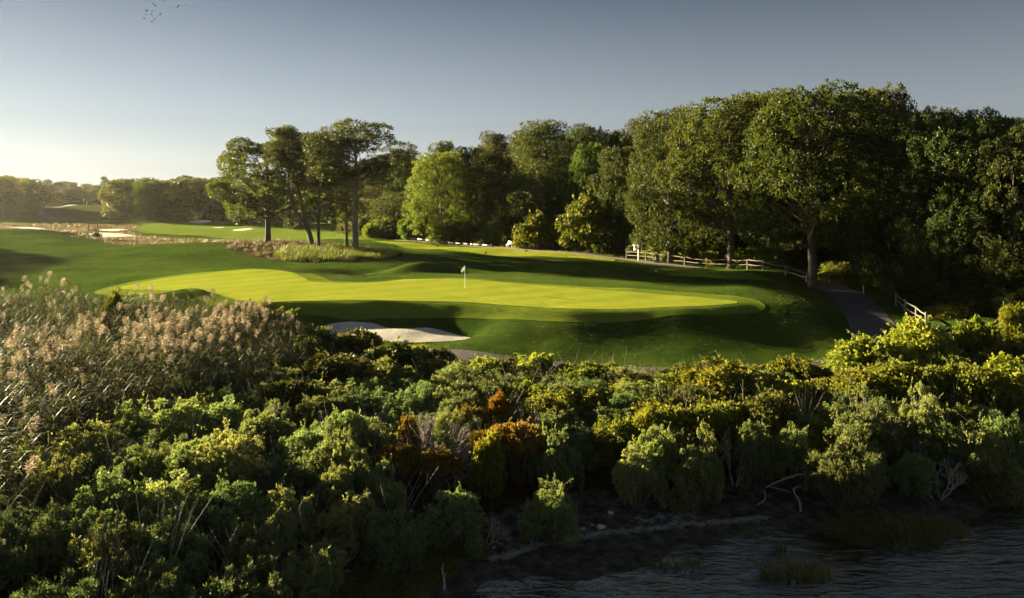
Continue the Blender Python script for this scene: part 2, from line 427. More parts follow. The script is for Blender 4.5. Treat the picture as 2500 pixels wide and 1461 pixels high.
# shore and bed
for a in [(-2.2,20.9,0.03),(-0.6,23.4,0.06),(3.3,25.4,0.10),(8,26.6,0.10),(13,27.2,0.08),(18.7,27.8,0.08),(30,29.5,0.1),(-4.5,17,0.0),(-8,11,0.0),(-12,4,0),(-1.6,25.4,0.45),(3,27.2,0.36),(9,28,0.36),(15,28.6,0.36),(22,29,0.4),
          (2,22.6,0.02),(7,24,0.03),(12,24.6,0.02),(18,25,-0.12),(1,19.5,-0.14),(6,20.5,-0.15),(12,21,-0.2),(20,21,-0.4),(0,14,-0.5),(10,14,-0.6),(20,10,-0.9),(0,4,-0.9),(40,24,-0.6),(40,10,-1.1),(0,-10,-1.2),(60,-5,-1.4)]: cw(*a)
CTRL = np.array(CTRL)
_g = CTRL[:24]; _q = lambda x, y: np.stack([np.ones_like(x), x, y, x * x, x * y, y * y], -1)
GQ = np.linalg.lstsq(_q(_g[:, 0] / 30, (_g[:, 1] - 65) / 30), _g[:, 2], rcond=None)[0]      # gently dished surface of the green

def _k(r2): return 0.5 * r2 * np.log(r2 + 1e-9)
SCL = 60.0
_cx = CTRL[:, :2] / SCL
_n = len(_cx)
_d2 = ((_cx[:, None] - _cx[None]) ** 2).sum(-1)
_A = np.zeros((_n + 3, _n + 3))
_A[:_n, :_n] = _k(_d2) + np.eye(_n) * 2e-4
_A[:_n, _n] = 1; _A[:_n, _n + 1:] = _cx
_A[_n:, :_n] = _A[:_n, _n:].T
_b = np.zeros(_n + 3); _b[:_n] = CTRL[:, 2]
_w = np.linalg.solve(_A, _b)

def tps(x, y):
    q = np.stack([x, y], -1) / SCL
    o = np.empty(len(q))
    for s in range(0, len(q), 20000):
        qq = q[s:s + 20000]
        d2 = ((qq[:, None] - _cx[None]) ** 2).sum(-1)
        o[s:s + 20000] = _k(d2) @ _w[:_n] + _w[_n] + qq @ _w[_n + 1:]
    return o

def smooth01(t):
    t = np.clip(t, 0, 1); return t * t * (3 - 2 * t)

def sdf(poly, x, y):
    """signed distance, positive inside"""
    poly = np.asarray(poly, float)
    d = np.full(len(x), 1e9); ins = np.zeros(len(x), bool)
    a = poly; b = np.roll(poly, -1, 0)
    for (ax, ay), (bx, by) in zip(a, b):
        ex, ey = bx - ax, by - ay
        t = np.clip(((x - ax) * ex + (y - ay) * ey) / (ex * ex + ey * ey + 1e-12), 0, 1)
        d = np.minimum(d, (x - ax - t * ex) ** 2 + (y - ay - t * ey) ** 2)
        c = ((ay > y) != (by > y)) & (x < ex * (y - ay) / (ey if ey else 1e-12) + ax)
        ins ^= c
    d = np.sqrt(d)
    return np.where(ins, d, -d)

def spline(pts, n=8, closed=True):
    pts = np.asarray(pts, float); k = len(pts); out = []
    rng_ = range(k) if closed else range(k - 1)
    for i in rng_:
        g = (lambda j: pts[j % k]) if closed else (lambda j: pts[min(max(j, 0), k - 1)])
        p0, p1, p2, p3 = g(i - 1), g(i), g(i + 1), g(i + 2)
        for t in np.arange(n) / n:
            out.append(0.5 * (2 * p1 + (p2 - p0) * t + (2 * p0 - 5 * p1 + 4 * p2 - p3) * t * t + (3 * p1 - p0 - 3 * p2 + p3) * t ** 3))
    if not closed: out.append(pts[-1])
    return np.array(out)

def px2(pts, k=1.0): return [P(a[0], a[1], a[2] * k)[:2] for a in pts]
BUNKER = spline(px2([(800,792,54.0),(850,787,54.6),(905,789,54.3),(945,802,53.0),(985,806,52.6),(1040,799,53.2),(1100,808,52.2),(1152,819,51.0),(1120,829,50.4),(1050,835,49.8),(960,836,49.7),(860,826,50.6),(790,812,52.0)]))
BUNKER2 = spline(px2([(775,682,78),(815,678,79.5),(870,678,79.5),(905,684,77.5),(860,687,76.5),(800,687,76.5)]))
GREEN = spline(px2([(292,706,73),(350,690,77.5),(430,674,80.5),(520,664,83),(610,659,84.5),(690,663,82.5),(740,676,77.5),(770,690,73.5),(900,692,72.5),(1010,684,74.5),(1150,685,73.5),(1290,694,70.5),
                (1420,703,68.2),(1560,713,66.0),(1700,722,64.2),(1800,733,62.3),(1760,741,60.8),(1640,749,59.2),(1520,756,57.8),(1400,757,57.6),(1280,749,58.8),(1130,738,60.8),(950,733,61.6),(750,735,61.8),(620,738,61.5),(545,725,64.3),(500,712,67.3),(420,706,69.5)], GS))
TEE_A = spline(px2([(905,590,125),(985,588,123),(1100,598,114.5),(1250,609,107),(1400,622,98.5),(1500,633,91.8),(1470,639,88.8),(1380,637,89.8),(1200,622,97.5),(1080,610,106),(980,603,113)]))
TEE_B = spline(px2([(1575,662,82),(1650,656,84),(1760,663,80),(1850,670,76),(1890,682,71.5),(1800,682,72),(1700,674,75.5),(1610,668,79)]))
FAIR = spline([(-110,232),(-70,236),(-40,215),(-22,180),(-18,150),(-24,132),(-36,134),(-52,150),(-70,165),(-92,180)])
FARGREEN = spline([(-100,262),(-82,268),(-64,258),(-66,244),(-84,240),(-98,248)])
def far_poly(pts): return spline(px2(pts))
FB = [far_poly([(460,544,236),(490,540,246),(516,541,244),(505,545,234),(478,547,230)]),
      far_poly([(568,562,190),(600,558,196),(618,560,194),(600,564,187),(580,565,186)]),
      far_poly([(520,556,203),(540,554,206),(548,556,203),(530,558,200)]),
      far_poly([(196,580,152),(260,572,163),(330,574,160),(300,579,153),(240,585,146)]),
      far_poly([(240,562,183),(290,559,190),(312,562,184),(280,568,174),(245,568,174)]),
      far_poly([(0,556,200),(60,557,196),(150,565,176),(200,572,163),(150,570,168),(60,562,184)]),
      far_poly([(672,538,252),(695,540,246),(690,544,238),(674,543,240)])]
PATHC = spline([P(1985,690,77)[:2],P(2045,710,70.5)[:2],P(2085,740,64)[:2],P(2115,775,59)[:2],P(2140,815,53)[:2],(23.4,47.2),(19.0,43.6),(13,42.2),(6,42.4),(0,44.0),(-6,46.2),(-14,47.6),(-24,49),(-40,53)], 8, closed=False)

_TAB = {}
def vnoise(x, y, s, seed):
    """cheap smooth value noise"""
    if seed not in _TAB: _TAB[seed] = np.random.RandomState(seed).rand(256, 256)
    tab = _TAB[seed]
    u, v = x / s, y / s
    i, j = np.floor(u).astype(int), np.floor(v).astype(int)
    fu, fv = u - i, v - j
    fu = fu * fu * (3 - 2 * fu); fv = fv * fv * (3 - 2 * fv)
    g = lambda a, b: tab[a & 255, b & 255]
    return (g(i, j) * (1 - fu) + g(i + 1, j) * fu) * (1 - fv) + (g(i, j + 1) * (1 - fu) + g(i + 1, j + 1) * fu) * fv - 0.5

def path_dist(c, x, y):
    d = np.full(len(x), 1e9)
    for (ax, ay), (bx, by) in zip(c[:-1], c[1:]):
        ex, ey = bx - ax, by - ay
        t = np.clip(((x - ax) * ex + (y - ay) * ey) / (ex * ex + ey * ey + 1e-12), 0, 1)
        d = np.minimum(d, (x - ax - t * ex) ** 2 + (y - ay - t * ey) ** 2)
    return np.sqrt(d)

BUMPS = [ # x, y, rx, ry, rot, height : mounds and hollows of the course
    (P(1015,652,82)[0], 81.5, 4.5, 2.4, 0.5, 1.15), (P(850,668,81)[0], 80.5, 5.5, 2.8, 0.1, -0.75), (P(480,722,60.5)[0], 60.0, 5.0, 2.0, 0.25, 0.55),
    (P(80,568,146)[0], 146, 22, 6, 0.1, 0.5), (P(60,585,128)[0], 131, 20, 4.5, 0.1, 0.45), (P(40,600,116)[0], 118, 16, 3.5, 0.1, 0.3),
    (P(1230,800,51)[0], 50.5, 3.0, 2.6, 0.5, 0.35), (P(560,604,108)[0], 109, 12, 4, 0.1, 0.3), (P(390,604,108)[0], 111, 9, 4, 0.1, 0.3)]

def hgt(x, y):
    x = np.atleast_1d(np.asarray(x, float)); y = np.atleast_1d(np.asarray(y, float))
    z = tps(x, y)
    r = np.hypot(x, y - 100)
    k = smooth01((r - 330) / 350)
    z = z * (1 - k) + 4.0 * k
    z = np.clip(z, -1.6, 12)
    for bx, by, rx, ry, ro, hh_ in BUMPS:
        c, s = math.cos(ro), math.sin(ro)
        u = ((x - bx) * c + (y - by) * s) / rx; v = (-(x - bx) * s + (y - by) * c) / ry
        z = z + hh_ * np.exp(-(u * u + v * v))
    g = smooth01((sdfc(GREEN, x, y) + 1.6) / 2.2)
    z = z * (1 - g) + g * np.clip(_q(x / 30, (y - 65) / 30) @ GQ, 2.2, 3.8)
    near = (x > -40) & (x < 40) & (y > 40) & (y < 95)
    d = np.full(len(x), -9.0); d2 = d.copy(); pd = np.full(len(x), 9.0)
    if near.any():
        d[near] = sdf(BUNKER, x[near], y[near]); d2[near] = sdf(BUNKER2, x[near], y[near])
        pd[near] = path_dist(PATHC, x[near], y[near])
    kb = smooth01((d + 0.9) / 0.9)
    z = z * (1 - kb) + kb * (1.34 + 0.105 * (y - 49.7) + 0.10 * smooth01(-d / 0.3) * (y > 51.4) + 0.04 * vnoise(x, y, 1.1, 31))
    z = z - 0.45 * smooth01((d2 + 0.15) / 0.8) + 0.12 * np.exp(-((d2 + 0.5) / 0.6) ** 2)
    fade = smooth01((z - 0.2) / 0.8)
    und = 0.30 * vnoise(x, y, 9, 3) + 0.16 * vnoise(x, y, 4, 5) + 0.05 * vnoise(x, y, 1.4, 7)
    z = z + und * fade * (1 - 0.75 * g) * smooth01((pd - 1.2) / 2)
    z = z + (1 - fade) * (0.10 * vnoise(x, y, 3.0, 11) + 0.07 * vnoise(x, y, 1.1, 13) + 0.03 * vnoise(x, y, 0.4, 15))
    return z

def sdfc(poly, x, y):
    lo = poly.min(0) - 3; hi = poly.max(0) + 3
    m_ = (x > lo[0]) & (x < hi[0]) & (y > lo[1]) & (y < hi[1])
    d = np.full(len(x), -9.0)
    if m_.any(): d[m_] = sdf(poly, x[m_], y[m_])
    return d

def gz(x, y):
    """ground height read from the built grid"""
    i_ = int(np.clip(np.searchsorted(gx, x) - 1, 0, nx - 2)); j_ = int(np.clip(np.searchsorted(gy, y) - 1, 0, ny - 2))
    u = (x - gx[i_]) / (gx[i_ + 1] - gx[i_]); v = (y - gy[j_]) / (gy[j_ + 1] - gy[j_])
    return float((ZG[j_, i_] * (1 - u) + ZG[j_, i_ + 1] * u) * (1 - v) + (ZG[j_ + 1, i_] * (1 - u) + ZG[j_ + 1, i_ + 1] * u) * v)

def axis(segs):
    out = []
    for a, b, st in segs: out.append(np.arange(a, b, st))
    return np.concatenate(out)
gx = axis([(-4000, -1000, 500), (-1000, -300, 70), (-300, -130, 10), (-130, -60, 2.5), (-60, -36, 0.9), (-36, 32, 0.42), (32, 60, 0.9), (60, 130, 3), (130, 300, 12), (300, 1000, 70), (1000, 4001, 500)])
gy = axis([(-600, -60, 90), (-60, 0, 6), (0, 14, 1.0), (14, 30, 0.3), (30, 42, 0.5), (42, 92, 0.42), (92, 135, 0.8), (135, 280, 2.2), (280, 480, 8), (480, 1000, 60), (1000, 6001, 500)])
GX, GY = np.meshgrid(gx, gy)
x, y = GX.ravel(), GY.ravel()
z = hgt(x, y)
nx, ny = len(gx), len(gy)
ZG = z.reshape(ny, nx)
# the ground sinks a little below the sheets laid on it (greens, sand, paths)
zs = z.copy()
for pl_, dp in [(GREEN, 0.06), (TEE_A, 0.06), (TEE_B, 0.05), (BUNKER, 0.22), (BUNKER2, 0.2), (FAIR, 0.2), (FARGREEN, 0.2)] + [(f_, 0.25) for f_ in FB]:
    zs -= dp * smooth01((sdfc(pl_, x, y) - 0.15) / 0.5)
zs -= 0.08 * smooth01((1.55 - path_dist(PATHC, x, y)) / 0.4)
i = np.arange(ny - 1)[:, None] * nx; j = np.arange(nx - 1)[None, :]
q = np.stack([i + j, i + j + 1, i + nx + j + 1, i + nx + j], -1).reshape(-1, 4)
gme = mesh_np('ground', np.stack([x, y, zs], -1), [q], smooth=True)
def gattr(nm, val):
    a = gme.attributes.new(nm, 'FLOAT', 'POINT'); a.data.foreach_set('value', np.ascontiguousarray(val, dtype=np.float32))
WASTE = spline([P(-60,552,208)[:2],P(60,546,225)[:2],P(300,548,222)[:2],P(420,545,230)[:2],P(480,552,205)[:2],P(330,566,176)[:2],P(420,582,152)[:2],P(660,584,142)[:2],P(700,590,132)[:2],P(690,606,116)[:2],P(560,612,110)[:2],P(430,604,113)[:2],P(310,600,117)[:2],P(230,590,130)[:2],P(120,572,148)[:2],P(-80,560,172)[:2]])
KNOLL = spline([P(560,590,119)[:2],P(700,592,114)[:2],P(860,600,107)[:2],P(970,612,100)[:2],P(960,626,93)[:2],P(820,632,90)[:2],P(690,628,92)[:2],P(560,612,102)[:2]])
FARWASTE = spline([(-190,255),(-150,245),(-120,250),(-100,275),(-120,300),(-140,330),(-200,340),(-220,290)])
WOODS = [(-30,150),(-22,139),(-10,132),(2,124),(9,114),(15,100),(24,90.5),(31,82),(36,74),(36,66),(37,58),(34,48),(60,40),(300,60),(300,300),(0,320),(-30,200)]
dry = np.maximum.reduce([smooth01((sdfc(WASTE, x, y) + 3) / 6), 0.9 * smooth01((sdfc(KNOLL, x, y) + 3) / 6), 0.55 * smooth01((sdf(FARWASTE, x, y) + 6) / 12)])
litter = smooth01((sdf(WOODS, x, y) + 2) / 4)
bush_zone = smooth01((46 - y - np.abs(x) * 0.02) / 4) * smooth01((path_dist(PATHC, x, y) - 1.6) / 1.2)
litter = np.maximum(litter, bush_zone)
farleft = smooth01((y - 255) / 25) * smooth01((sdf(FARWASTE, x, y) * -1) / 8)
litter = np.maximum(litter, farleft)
mud = smooth01((0.55 - z) / 0.3) * (y < 40)
SALT = np.array([P(1200,1362,22.9)[:2], P(1300,1338,23.8)[:2], P(1450,1312,24.6)[:2], P(1600,1295,25.1)[:2], P(1750,1278,25.6)[:2], P(1870,1264,26.0)[:2]])
SALT2 = np.array([P(1560,1285,25.6)[:2], P(1700,1272,26.0)[:2]])
SALT3 = np.array([P(1990,1240,26.9)[:2], P(2040,1244,26.7)[:2]])
salt = np.maximum.reduce([np.exp(-(path_dist(SALT, x, y) / 0.24) ** 2) * 1.0, np.exp(-(path_dist(SALT2, x, y) / 0.4) ** 2) * 0.75, np.exp(-(path_dist(SALT3, x, y) / 0.3) ** 2) * 0.6])
gattr('salt', salt)
gattr('dry', dry); gattr('litter', litter); gattr('mud', mud)
gme.materials.append(MATS['rough'])
tag(link('ground', gme), 'rolling rough grass of the course running down to the shore', kind='structure')

def sheet(name, poly, mat, lift=0.03, step=0.5, label=None, sag=0.0):
    """a patch that follows the ground: grid clipped to a smooth outline"""
    lo, hi = poly.min(0), poly.max(0)
    xs = np.arange(lo[0] - step, hi[0] + step * 2, step); ys = np.arange(lo[1] - step, hi[1] + step * 2, step)
    X_, Y_ = np.meshgrid(xs, ys); xx, yy = X_.ravel().copy(), Y_.ravel().copy()
    d = sdf(poly, xx, yy)
    # pull vertices lying just outside onto the outline
    pts = poly; seg_b = np.roll(poly, -1, 0)
    near = np.where((d < 0) & (d > -1.5 * step))[0]
    for k_ in near:
        e = seg_b - pts
        t = np.clip(((xx[k_] - pts[:, 0]) * e[:, 0] + (yy[k_] - pts[:, 1]) * e[:, 1]) / ((e ** 2).sum(1) + 1e-12), 0, 1)
        c = pts + e * t[:, None]
        b_ = np.argmin((c[:, 0] - xx[k_]) ** 2 + (c[:, 1] - yy[k_]) ** 2)
        xx[k_], yy[k_] = c[b_]
    ok = d > -1.5 * step
    nx_ = len(xs)
    i_ = np.arange(len(ys) - 1)[:, None] * nx_; j_ = np.arange(nx_ - 1)[None, :]
    q_ = np.stack([i_ + j_, i_ + j_ + 1, i_ + nx_ + j_ + 1, i_ + nx_ + j_], -1).reshape(-1, 4)
    q_ = q_[ok[q_].all(1) & (d[q_] > 0).any(1)]
    used = np.unique(q_); rm = np.zeros(len(xx), int); rm[used] = np.arange(len(used))
    V = np.stack([xx[used], yy[used], hgt(xx[used], yy[used]) + lift], -1)
    me = mesh_np(name, V, [rm[q_]], smooth=True)
    return tag(link(name, me, MATS[mat]), label, kind='structure')

def offset_poly(poly, d_):
    c = np.roll(poly, -1, 0) - np.roll(poly, 1, 0)
    nrm = np.stack([c[:, 1], -c[:, 0]], -1); nrm /= np.linalg.norm(nrm, axis=1)[:, None]
    a = 0.5 * np.sum(poly[:, 0] * np.roll(poly[:, 1], -1) - np.roll(poly[:, 0], -1) * poly[:, 1])
    return poly + nrm * d_ * (1 if a > 0 else -1)

sheet('green_fringe', offset_poly(GREEN, 2.0), 'fringe', 0.02, 0.5, 'mown collar of longer grass round the putting green')
sheet('putting_green', GREEN, 'green', 0.035, 0.45, 'smooth sunlit putting green')
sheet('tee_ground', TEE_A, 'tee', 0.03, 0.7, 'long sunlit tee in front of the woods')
sheet('tee_ground', TEE_B, 'fringe', 0.03, 0.5, 'shaded raised tee in front of the rail fence')  # darker turf than the long tee: some of its shade is in the colour
sheet('fairway', FAIR, 'fairway', 0.05, 1.5, 'far fairway beyond the waste ground')
sheet('putting_green', FARGREEN, 'green', 0.06, 1.5, 'small far putting green beyond the fairway')
sheet('sand_bunker', BUNKER, 'sand', 0.03, 0.25, 'pale sand bunker in the bank below the green')
sheet('sand_bunker', BUNKER2, 'sand', 0.03, 0.3, 'sliver of sand in the hollow behind the green')
for k_, (pl, lb) in enumerate(zip(FB, ['far tilted bunker beside the far green', 'far bunker at the end of the fairway', 'small far bunker below the far green', 'wide sand patch behind the rusty implement', 'upper sand patch beside the fairway', 'thin sandy strip in the dry waste ground', 'far bunker behind the lone pines'])):
    sheet('sand_bunker', pl, 'sand', 0.09, 0.8, lb)

def ribbon(name, c, w, mat, lift, label, n=5):
    c = np.asarray(c); t = np.gradient(c, axis=0); t /= np.linalg.norm(t, axis=1)[:, None]
    nn = np.stack([-t[:, 1], t[:, 0]], -1)
    w = np.broadcast_to(w, len(c))
    u = np.linspace(-0.5, 0.5, n)
    XY = (c[:, None] + nn[:, None] * (u[None, :, None] * w[:, None, None])).reshape(-1, 2)
    V = np.column_stack([XY, hgt(XY[:, 0], XY[:, 1]) + lift])
    k = len(c); i_ = np.arange(k - 1)[:, None] * n; j_ = np.arange(n - 1)[None, :]
    q_ = np.stack([i_ + j_, i_ + j_ + 1, i_ + n + j_ + 1, i_ + n + j_], -1).reshape(-1, 4)
    return tag(link(name, mesh_np(name, V, [q_], smooth=True), MATS[mat]), label, kind='structure')
ribbon('cart_path', PATHC, 3.5, 'asphalt', 0.03, 'dark asphalt cart path curving round the green', 9)
ribbon('cart_path', spline(px2([(300,547,238),(240,546,240),(170,542,252),(115,532,275),(100,519,302),(120,510,318),(165,503,338),(180,502,345)]), 6, False), 4.0, 'asphalt', 0.15, 'far cart path curling up the hill')
ribbon('dirt_path', spline(px2([(960,588,130),(1100,592,121),(1200,603,112),(1300,613,104.5),(1420,623,98),(1520,634,93.5),(1600,644,88.5),(1700,654,84)]), 6, False), 2.2, 'dirt', 0.03, 'bare brown path behind the tees')

# water
wx = np.linspace(-30, 120, 60); wy = np.linspace(-60, 34, 60)
WX, WY = np.meshgrid(wx, wy)
i = np.arange(59)[:, None] * 60; j = np.arange(59)[None, :]
tag(link('water', mesh_np('water', np.stack([WX.ravel(), WY.ravel(), np.zeros(3600)], -1), [np.stack([i + j, i + j + 1, i + 61 + j, i + 60 + j], -1).reshape(-1, 4)], smooth=True), MATS['water']), 'rippled dark water of the tidal inlet', kind='structure')

# ------------------------------------------------------------------ foliage generators
def leaves_mesh(name, pos, d, w, L, W, v):
    """kite shaped leaves, one quad each"""
    n_ = len(pos)
    V = np.empty((n_, 4, 3))
    V[:, 0] = pos
    V[:, 1] = pos + d * (L * 0.45)[:, None] + w * (W * 0.5)[:, None]
    V[:, 2] = pos + d * L[:, None]
    V[:, 3] = pos + d * (L * 0.45)[:, None] - w * (W * 0.5)[:, None]
    q_ = np.arange(n_ * 4).reshape(-1, 4)
    return mesh_np(name, V.reshape(-1, 3), [q_], attr=np.repeat(v, 4))

def foliage(name, rs, lobes, n_tuft, n_leaf, tuft_r, L, W, center, spread=0.8, upb=0.3, inner=0.72, cut=-0.35, low=0.0):
    C = np.array([l_[0] for l_ in lobes]); Rr = np.array([l_[1] for l_ in lobes])
    wt = (Rr[:, 0] * Rr[:, 1] * Rr[:, 2]) ** (2 / 3); wt /= wt.sum()
    idx = rs.choice(len(lobes), n_tuft * 2, p=wt)
    dr = unit(rs.randn(n_tuft * 2, 3))
    outv = unit(C[idx] - np.array(center)) + np.array([0, 0, 0.35])
    ok = (dr * unit(outv)).sum(1) > cut + rs.rand(n_tuft * 2) * 0.3
    idx, dr = idx[ok][:n_tuft], dr[ok][:n_tuft]
    k = len(idx)
    rad = inner + (1.04 - inner) * np.sqrt(rs.rand(k))
    p = C[idx] + Rr[idx] * dr * rad[:, None]
    p[:, 2] = np.maximum(p[:, 2], low + 0.05 * rs.rand(k))
    a = unit(unit(dr / Rr[idx]) + np.array([0, 0, upb]))
    tv = rs.rand(k)
    pp = np.repeat(p, n_leaf, 0); aa = np.repeat(a, n_leaf, 0); vv = np.repeat(tv, n_leaf)
    m_ = len(pp)
    d = unit(aa + spread * rs.randn(m_, 3))
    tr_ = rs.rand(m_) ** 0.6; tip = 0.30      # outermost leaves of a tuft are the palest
    pos = pp + d * (tuft_r * tr_)[:, None]
    d2 = unit(d + 0.45 * rs.randn(m_, 3))
    w = unit(np.cross(d2, rs.randn(m_, 3)))
    sc = 0.7 + 0.5 * rs.rand(m_)
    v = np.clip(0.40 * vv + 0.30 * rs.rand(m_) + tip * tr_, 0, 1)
    return leaves_mesh(name, pos, d2, w, L * sc, W * sc, v)

def limbs(mb, rs, start_pts, ends, r0, n=5, bend=0.15):
    for s_, e_ in zip(start_pts, ends):
        s_, e_ = np.array(s_), np.array(e_)
        m_ = (s_ + e_) / 2 + rs.randn(3) * bend * np.linalg.norm(e_ - s_) + np.array([0, 0, -0.06 * np.linalg.norm(e_ - s_)])
        t = np.linspace(0, 1, 6)[:, None]
        pts = (1 - t) ** 2 * s_ + 2 * t * (1 - t) * m_ + t ** 2 * e_
        mb.tube(pts, r0 * np.linspace(1, 0.22, 6), n, False)

def make_tree(kind, seed):
    """unit-metre model ; returns (trunk mesh, crown mesh, height, width)"""
    rs = np.random.RandomState(seed)
    mb = MB()
    if kind in ('oak', 'oak_low', 'round', 'airy'):
        Ht = 18.0; Wd = 14.0
        cb = {'oak': 3.4, 'oak_low': 1.0, 'round': 0.6, 'airy': 4.2}[kind]
        nl_ = {'oak': 74, 'oak_low': 80, 'round': 38, 'airy': 62}[kind]
        lobes = []
        for k in range(nl_):
            t = (k + rs.rand()) / nl_
            zc = cb + 1.2 + (Ht - cb - 3.2) * t
            u = (zc - cb) / (Ht - cb)
            env = Wd / 2 * (0.80 + 0.30 * math.sin(math.pi * min(1, u * 1.15))) * math.sqrt(max(0.02, 1 - max(0, (u - 0.42) / 0.62) ** 2))
            a = k * 2.399 + rs.randn() * 0.4
            rr = env * (0.45 + 0.47 * rs.rand())
            lr = (1.1 + 1.15 * rs.rand()) * (1.0 if nl_ > 40 else 1.35) * (0.72 if kind == 'airy' else 1.0)
            lobes.append((np.array([rr * math.cos(a), rr * math.sin(a), zc]), np.array([lr * 1.15, lr * 1.15, lr * 0.78])))
        nt_ = {'oak': 3000, 'oak_low': 3200, 'round': 1400, 'airy': 2500}[kind]
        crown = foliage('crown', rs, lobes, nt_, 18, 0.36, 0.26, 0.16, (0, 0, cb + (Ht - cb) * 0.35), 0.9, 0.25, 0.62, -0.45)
        tr = 0.52
        tp = np.array([[0, 0, -0.4], [0.02, 0, 0.3], [0.05, 0.02, 2], [0.1, 0.1, 5], [0.0, 0.2, 9], [0.15, 0.1, 13.5]])
        mb.tube(tp, np.array([0.62, 0.44, 0.37, 0.33, 0.24, 0.07]), 10)
        sel = rs.choice(nl_, 26, replace=False)
        limbs(mb, rs, [(0.05, 0.1, min(12, max(cb * 0.7 + 1, lobes[k][0][2] * 0.62))) for k in sel], [lobes[k][0] for k in sel], 0.16, 5)
        return mb.mesh('trunk', True), crown, Ht, Wd
    if kind in ('pine', 'pine_flat', 'pine_thin'):
        Ht = 18.0; Wd = 10.0
        cb = {'pine': 4.0, 'pine_flat': 10.0, 'pine_thin': 7.0}[kind]
        nl_ = {'pine': 78, 'pine_flat': 56, 'pine_thin': 40}[kind]
        lobes = []; st = []
        lean = rs.randn(2) * 0.5
        for k in range(nl_):
            t = (k + rs.rand()) / nl_
            zc = cb + (Ht - cb - 0.8) * t
            u = t
            env = Wd / 2 * ({'pine': 1.05 - 0.75 * u ** 1.6, 'pine_flat': 0.55 + 0.6 * math.sin(math.pi * min(1, 0.15 + u * 0.75)), 'pine_thin': 0.8 - 0.45 * u}[kind])
            a = k * 2.399 + rs.randn() * 0.5
            rr = env * (0.35 + 0.6 * rs.rand() ** 0.7)
            lr = 0.85 + 0.65 * rs.rand()
            c = np.array([rr * math.cos(a) + lean[0] * zc / Ht, rr * math.sin(a) + lean[1] * zc / Ht, zc])
            lobes.append((c, np.array([lr * 1.3, lr * 1.3, lr * 0.55])))
            st.append((lean[0] * zc / Ht, lean[1] * zc / Ht, max(3.0, zc - 0.9 - 0.28 * rr)))
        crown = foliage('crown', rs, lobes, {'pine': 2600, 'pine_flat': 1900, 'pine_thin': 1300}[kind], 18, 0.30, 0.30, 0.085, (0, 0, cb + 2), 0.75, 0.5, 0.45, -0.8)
        tp = np.array([[0, 0, -0.4], [0, 0, 0.4], [0.06, -0.05, 5], [0.3 * lean[0], 0.3 * lean[1], 10], [0.9 * lean[0], 0.9 * lean[1], 17]])
        mb.tube(tp, np.array([0.46, 0.36, 0.29, 0.21, 0.04]), 9)
        limbs(mb, rs, st, [l_[0] for l_ in lobes], 0.075, 4, 0.08)
        for k in range(10):      # bare dead snags below the crown
            zc = 3.5 + rs.rand() * (cb - 2.5); a = rs.rand() * 6.28; ln = 0.8 + rs.rand() * 1.6
            limbs(mb, rs, [(0.05, 0, zc)], [(math.cos(a) * ln, math.sin(a) * ln, zc + 0.1 + 0.5 * rs.rand())], 0.035, 3, 0.1)
        return mb.mesh('trunk', True), crown, Ht, Wd
    if kind == 'far':
        Ht = 14.0; Wd = 9.0; lobes = []
        cb = 0.8 + 1.2 * rs.rand()
        for k in range(26):
            t = (k + rs.rand()) / 26
            zc = cb + (Ht - cb - 1.2) * t
            env = Wd / 2 * (0.75 + 0.3 * math.sin(math.pi * t)) * math.sqrt(max(0.05, 1 - max(0, (t - 0.5) / 0.55) ** 2))
            a = k * 2.399 + rs.randn() * 0.5; rr = env * (0.4 + 0.5 * rs.rand()); lr = 1.0 + 0.7 * rs.rand()
            lobes.append((np.array([rr * math.cos(a), rr * math.sin(a), zc]), np.array([lr * 1.25, lr * 1.25, lr * 0.75])))
        crown = foliage('crown', rs, lobes, 1100, 6, 0.45, 0.55, 0.36, (0, 0, cb + 2), 0.9, 0.3, 0.6, -0.5)
        mb.tube(np.array([[0, 0, -0.5], [0.1, 0, 4], [0, 0.1, 11]]), np.array([0.26, 0.2, 0.06]), 6)
        return mb.mesh('trunk', True), crown, Ht, Wd

TREES = {k: [make_tree(k, s) for s in ss] for k, ss in {'oak': (1, 2, 3), 'oak_low': (4, 5, 6), 'round': (7, 8), 'airy': (21,), 'pine': (10, 11, 12), 'pine_flat': (13, 14), 'pine_thin': (15, 16), 'far': (17, 18, 19, 20)}.items()}
def linkm(name, me, mat, parent):
    """shared mesh, material on the object"""
    if len(me.materials) == 0: me.materials.append(MATS[mat])
    o = link(name, me, parent=parent)
    if me.materials[0] != MATS[mat]:
        o.material_slots[0].link = 'OBJECT'; o.material_slots[0].material = MATS[mat]
    return o

rnd = random.Random(5)
def place_tree(kind, x, y, ht, wd, leaf, label, group=None, name=None, bark='bark', var=None, rz=None, tilt=(0, 0), cat='tree', zoff=0.0):
    t = TREES[kind][var % len(TREES[kind]) if var is not None else rnd.randrange(len(TREES[kind]))]
    e = link(name or {'p': 'pine_tree', 'o': 'oak_tree', 'r': 'leafy_tree', 'f': 'leafy_tree', 'a': 'lone_tree'}[kind[0]], None, loc=(x, y, gz(x, y) + zoff), rot=(tilt[0], tilt[1], rnd.random() * 6.28 if rz is None else rz))
    e.scale = (wd / t[3], wd / t[3], ht / t[2])
    tag(e, label, cat, group)
    linkm('trunk', t[0], bark, e)
    linkm('crown', t[1], leaf, e)
    return e
def tree_px(kind, px, Y, top, wpx, leaf, label, **kw):
    X_ = (px - CX) / F * Y
    zt = H - (top - PYH) / F * Y
    return place_tree(kind, X_, Y, zt - gz(X_, Y), wpx / F * Y, leaf, label, **kw)

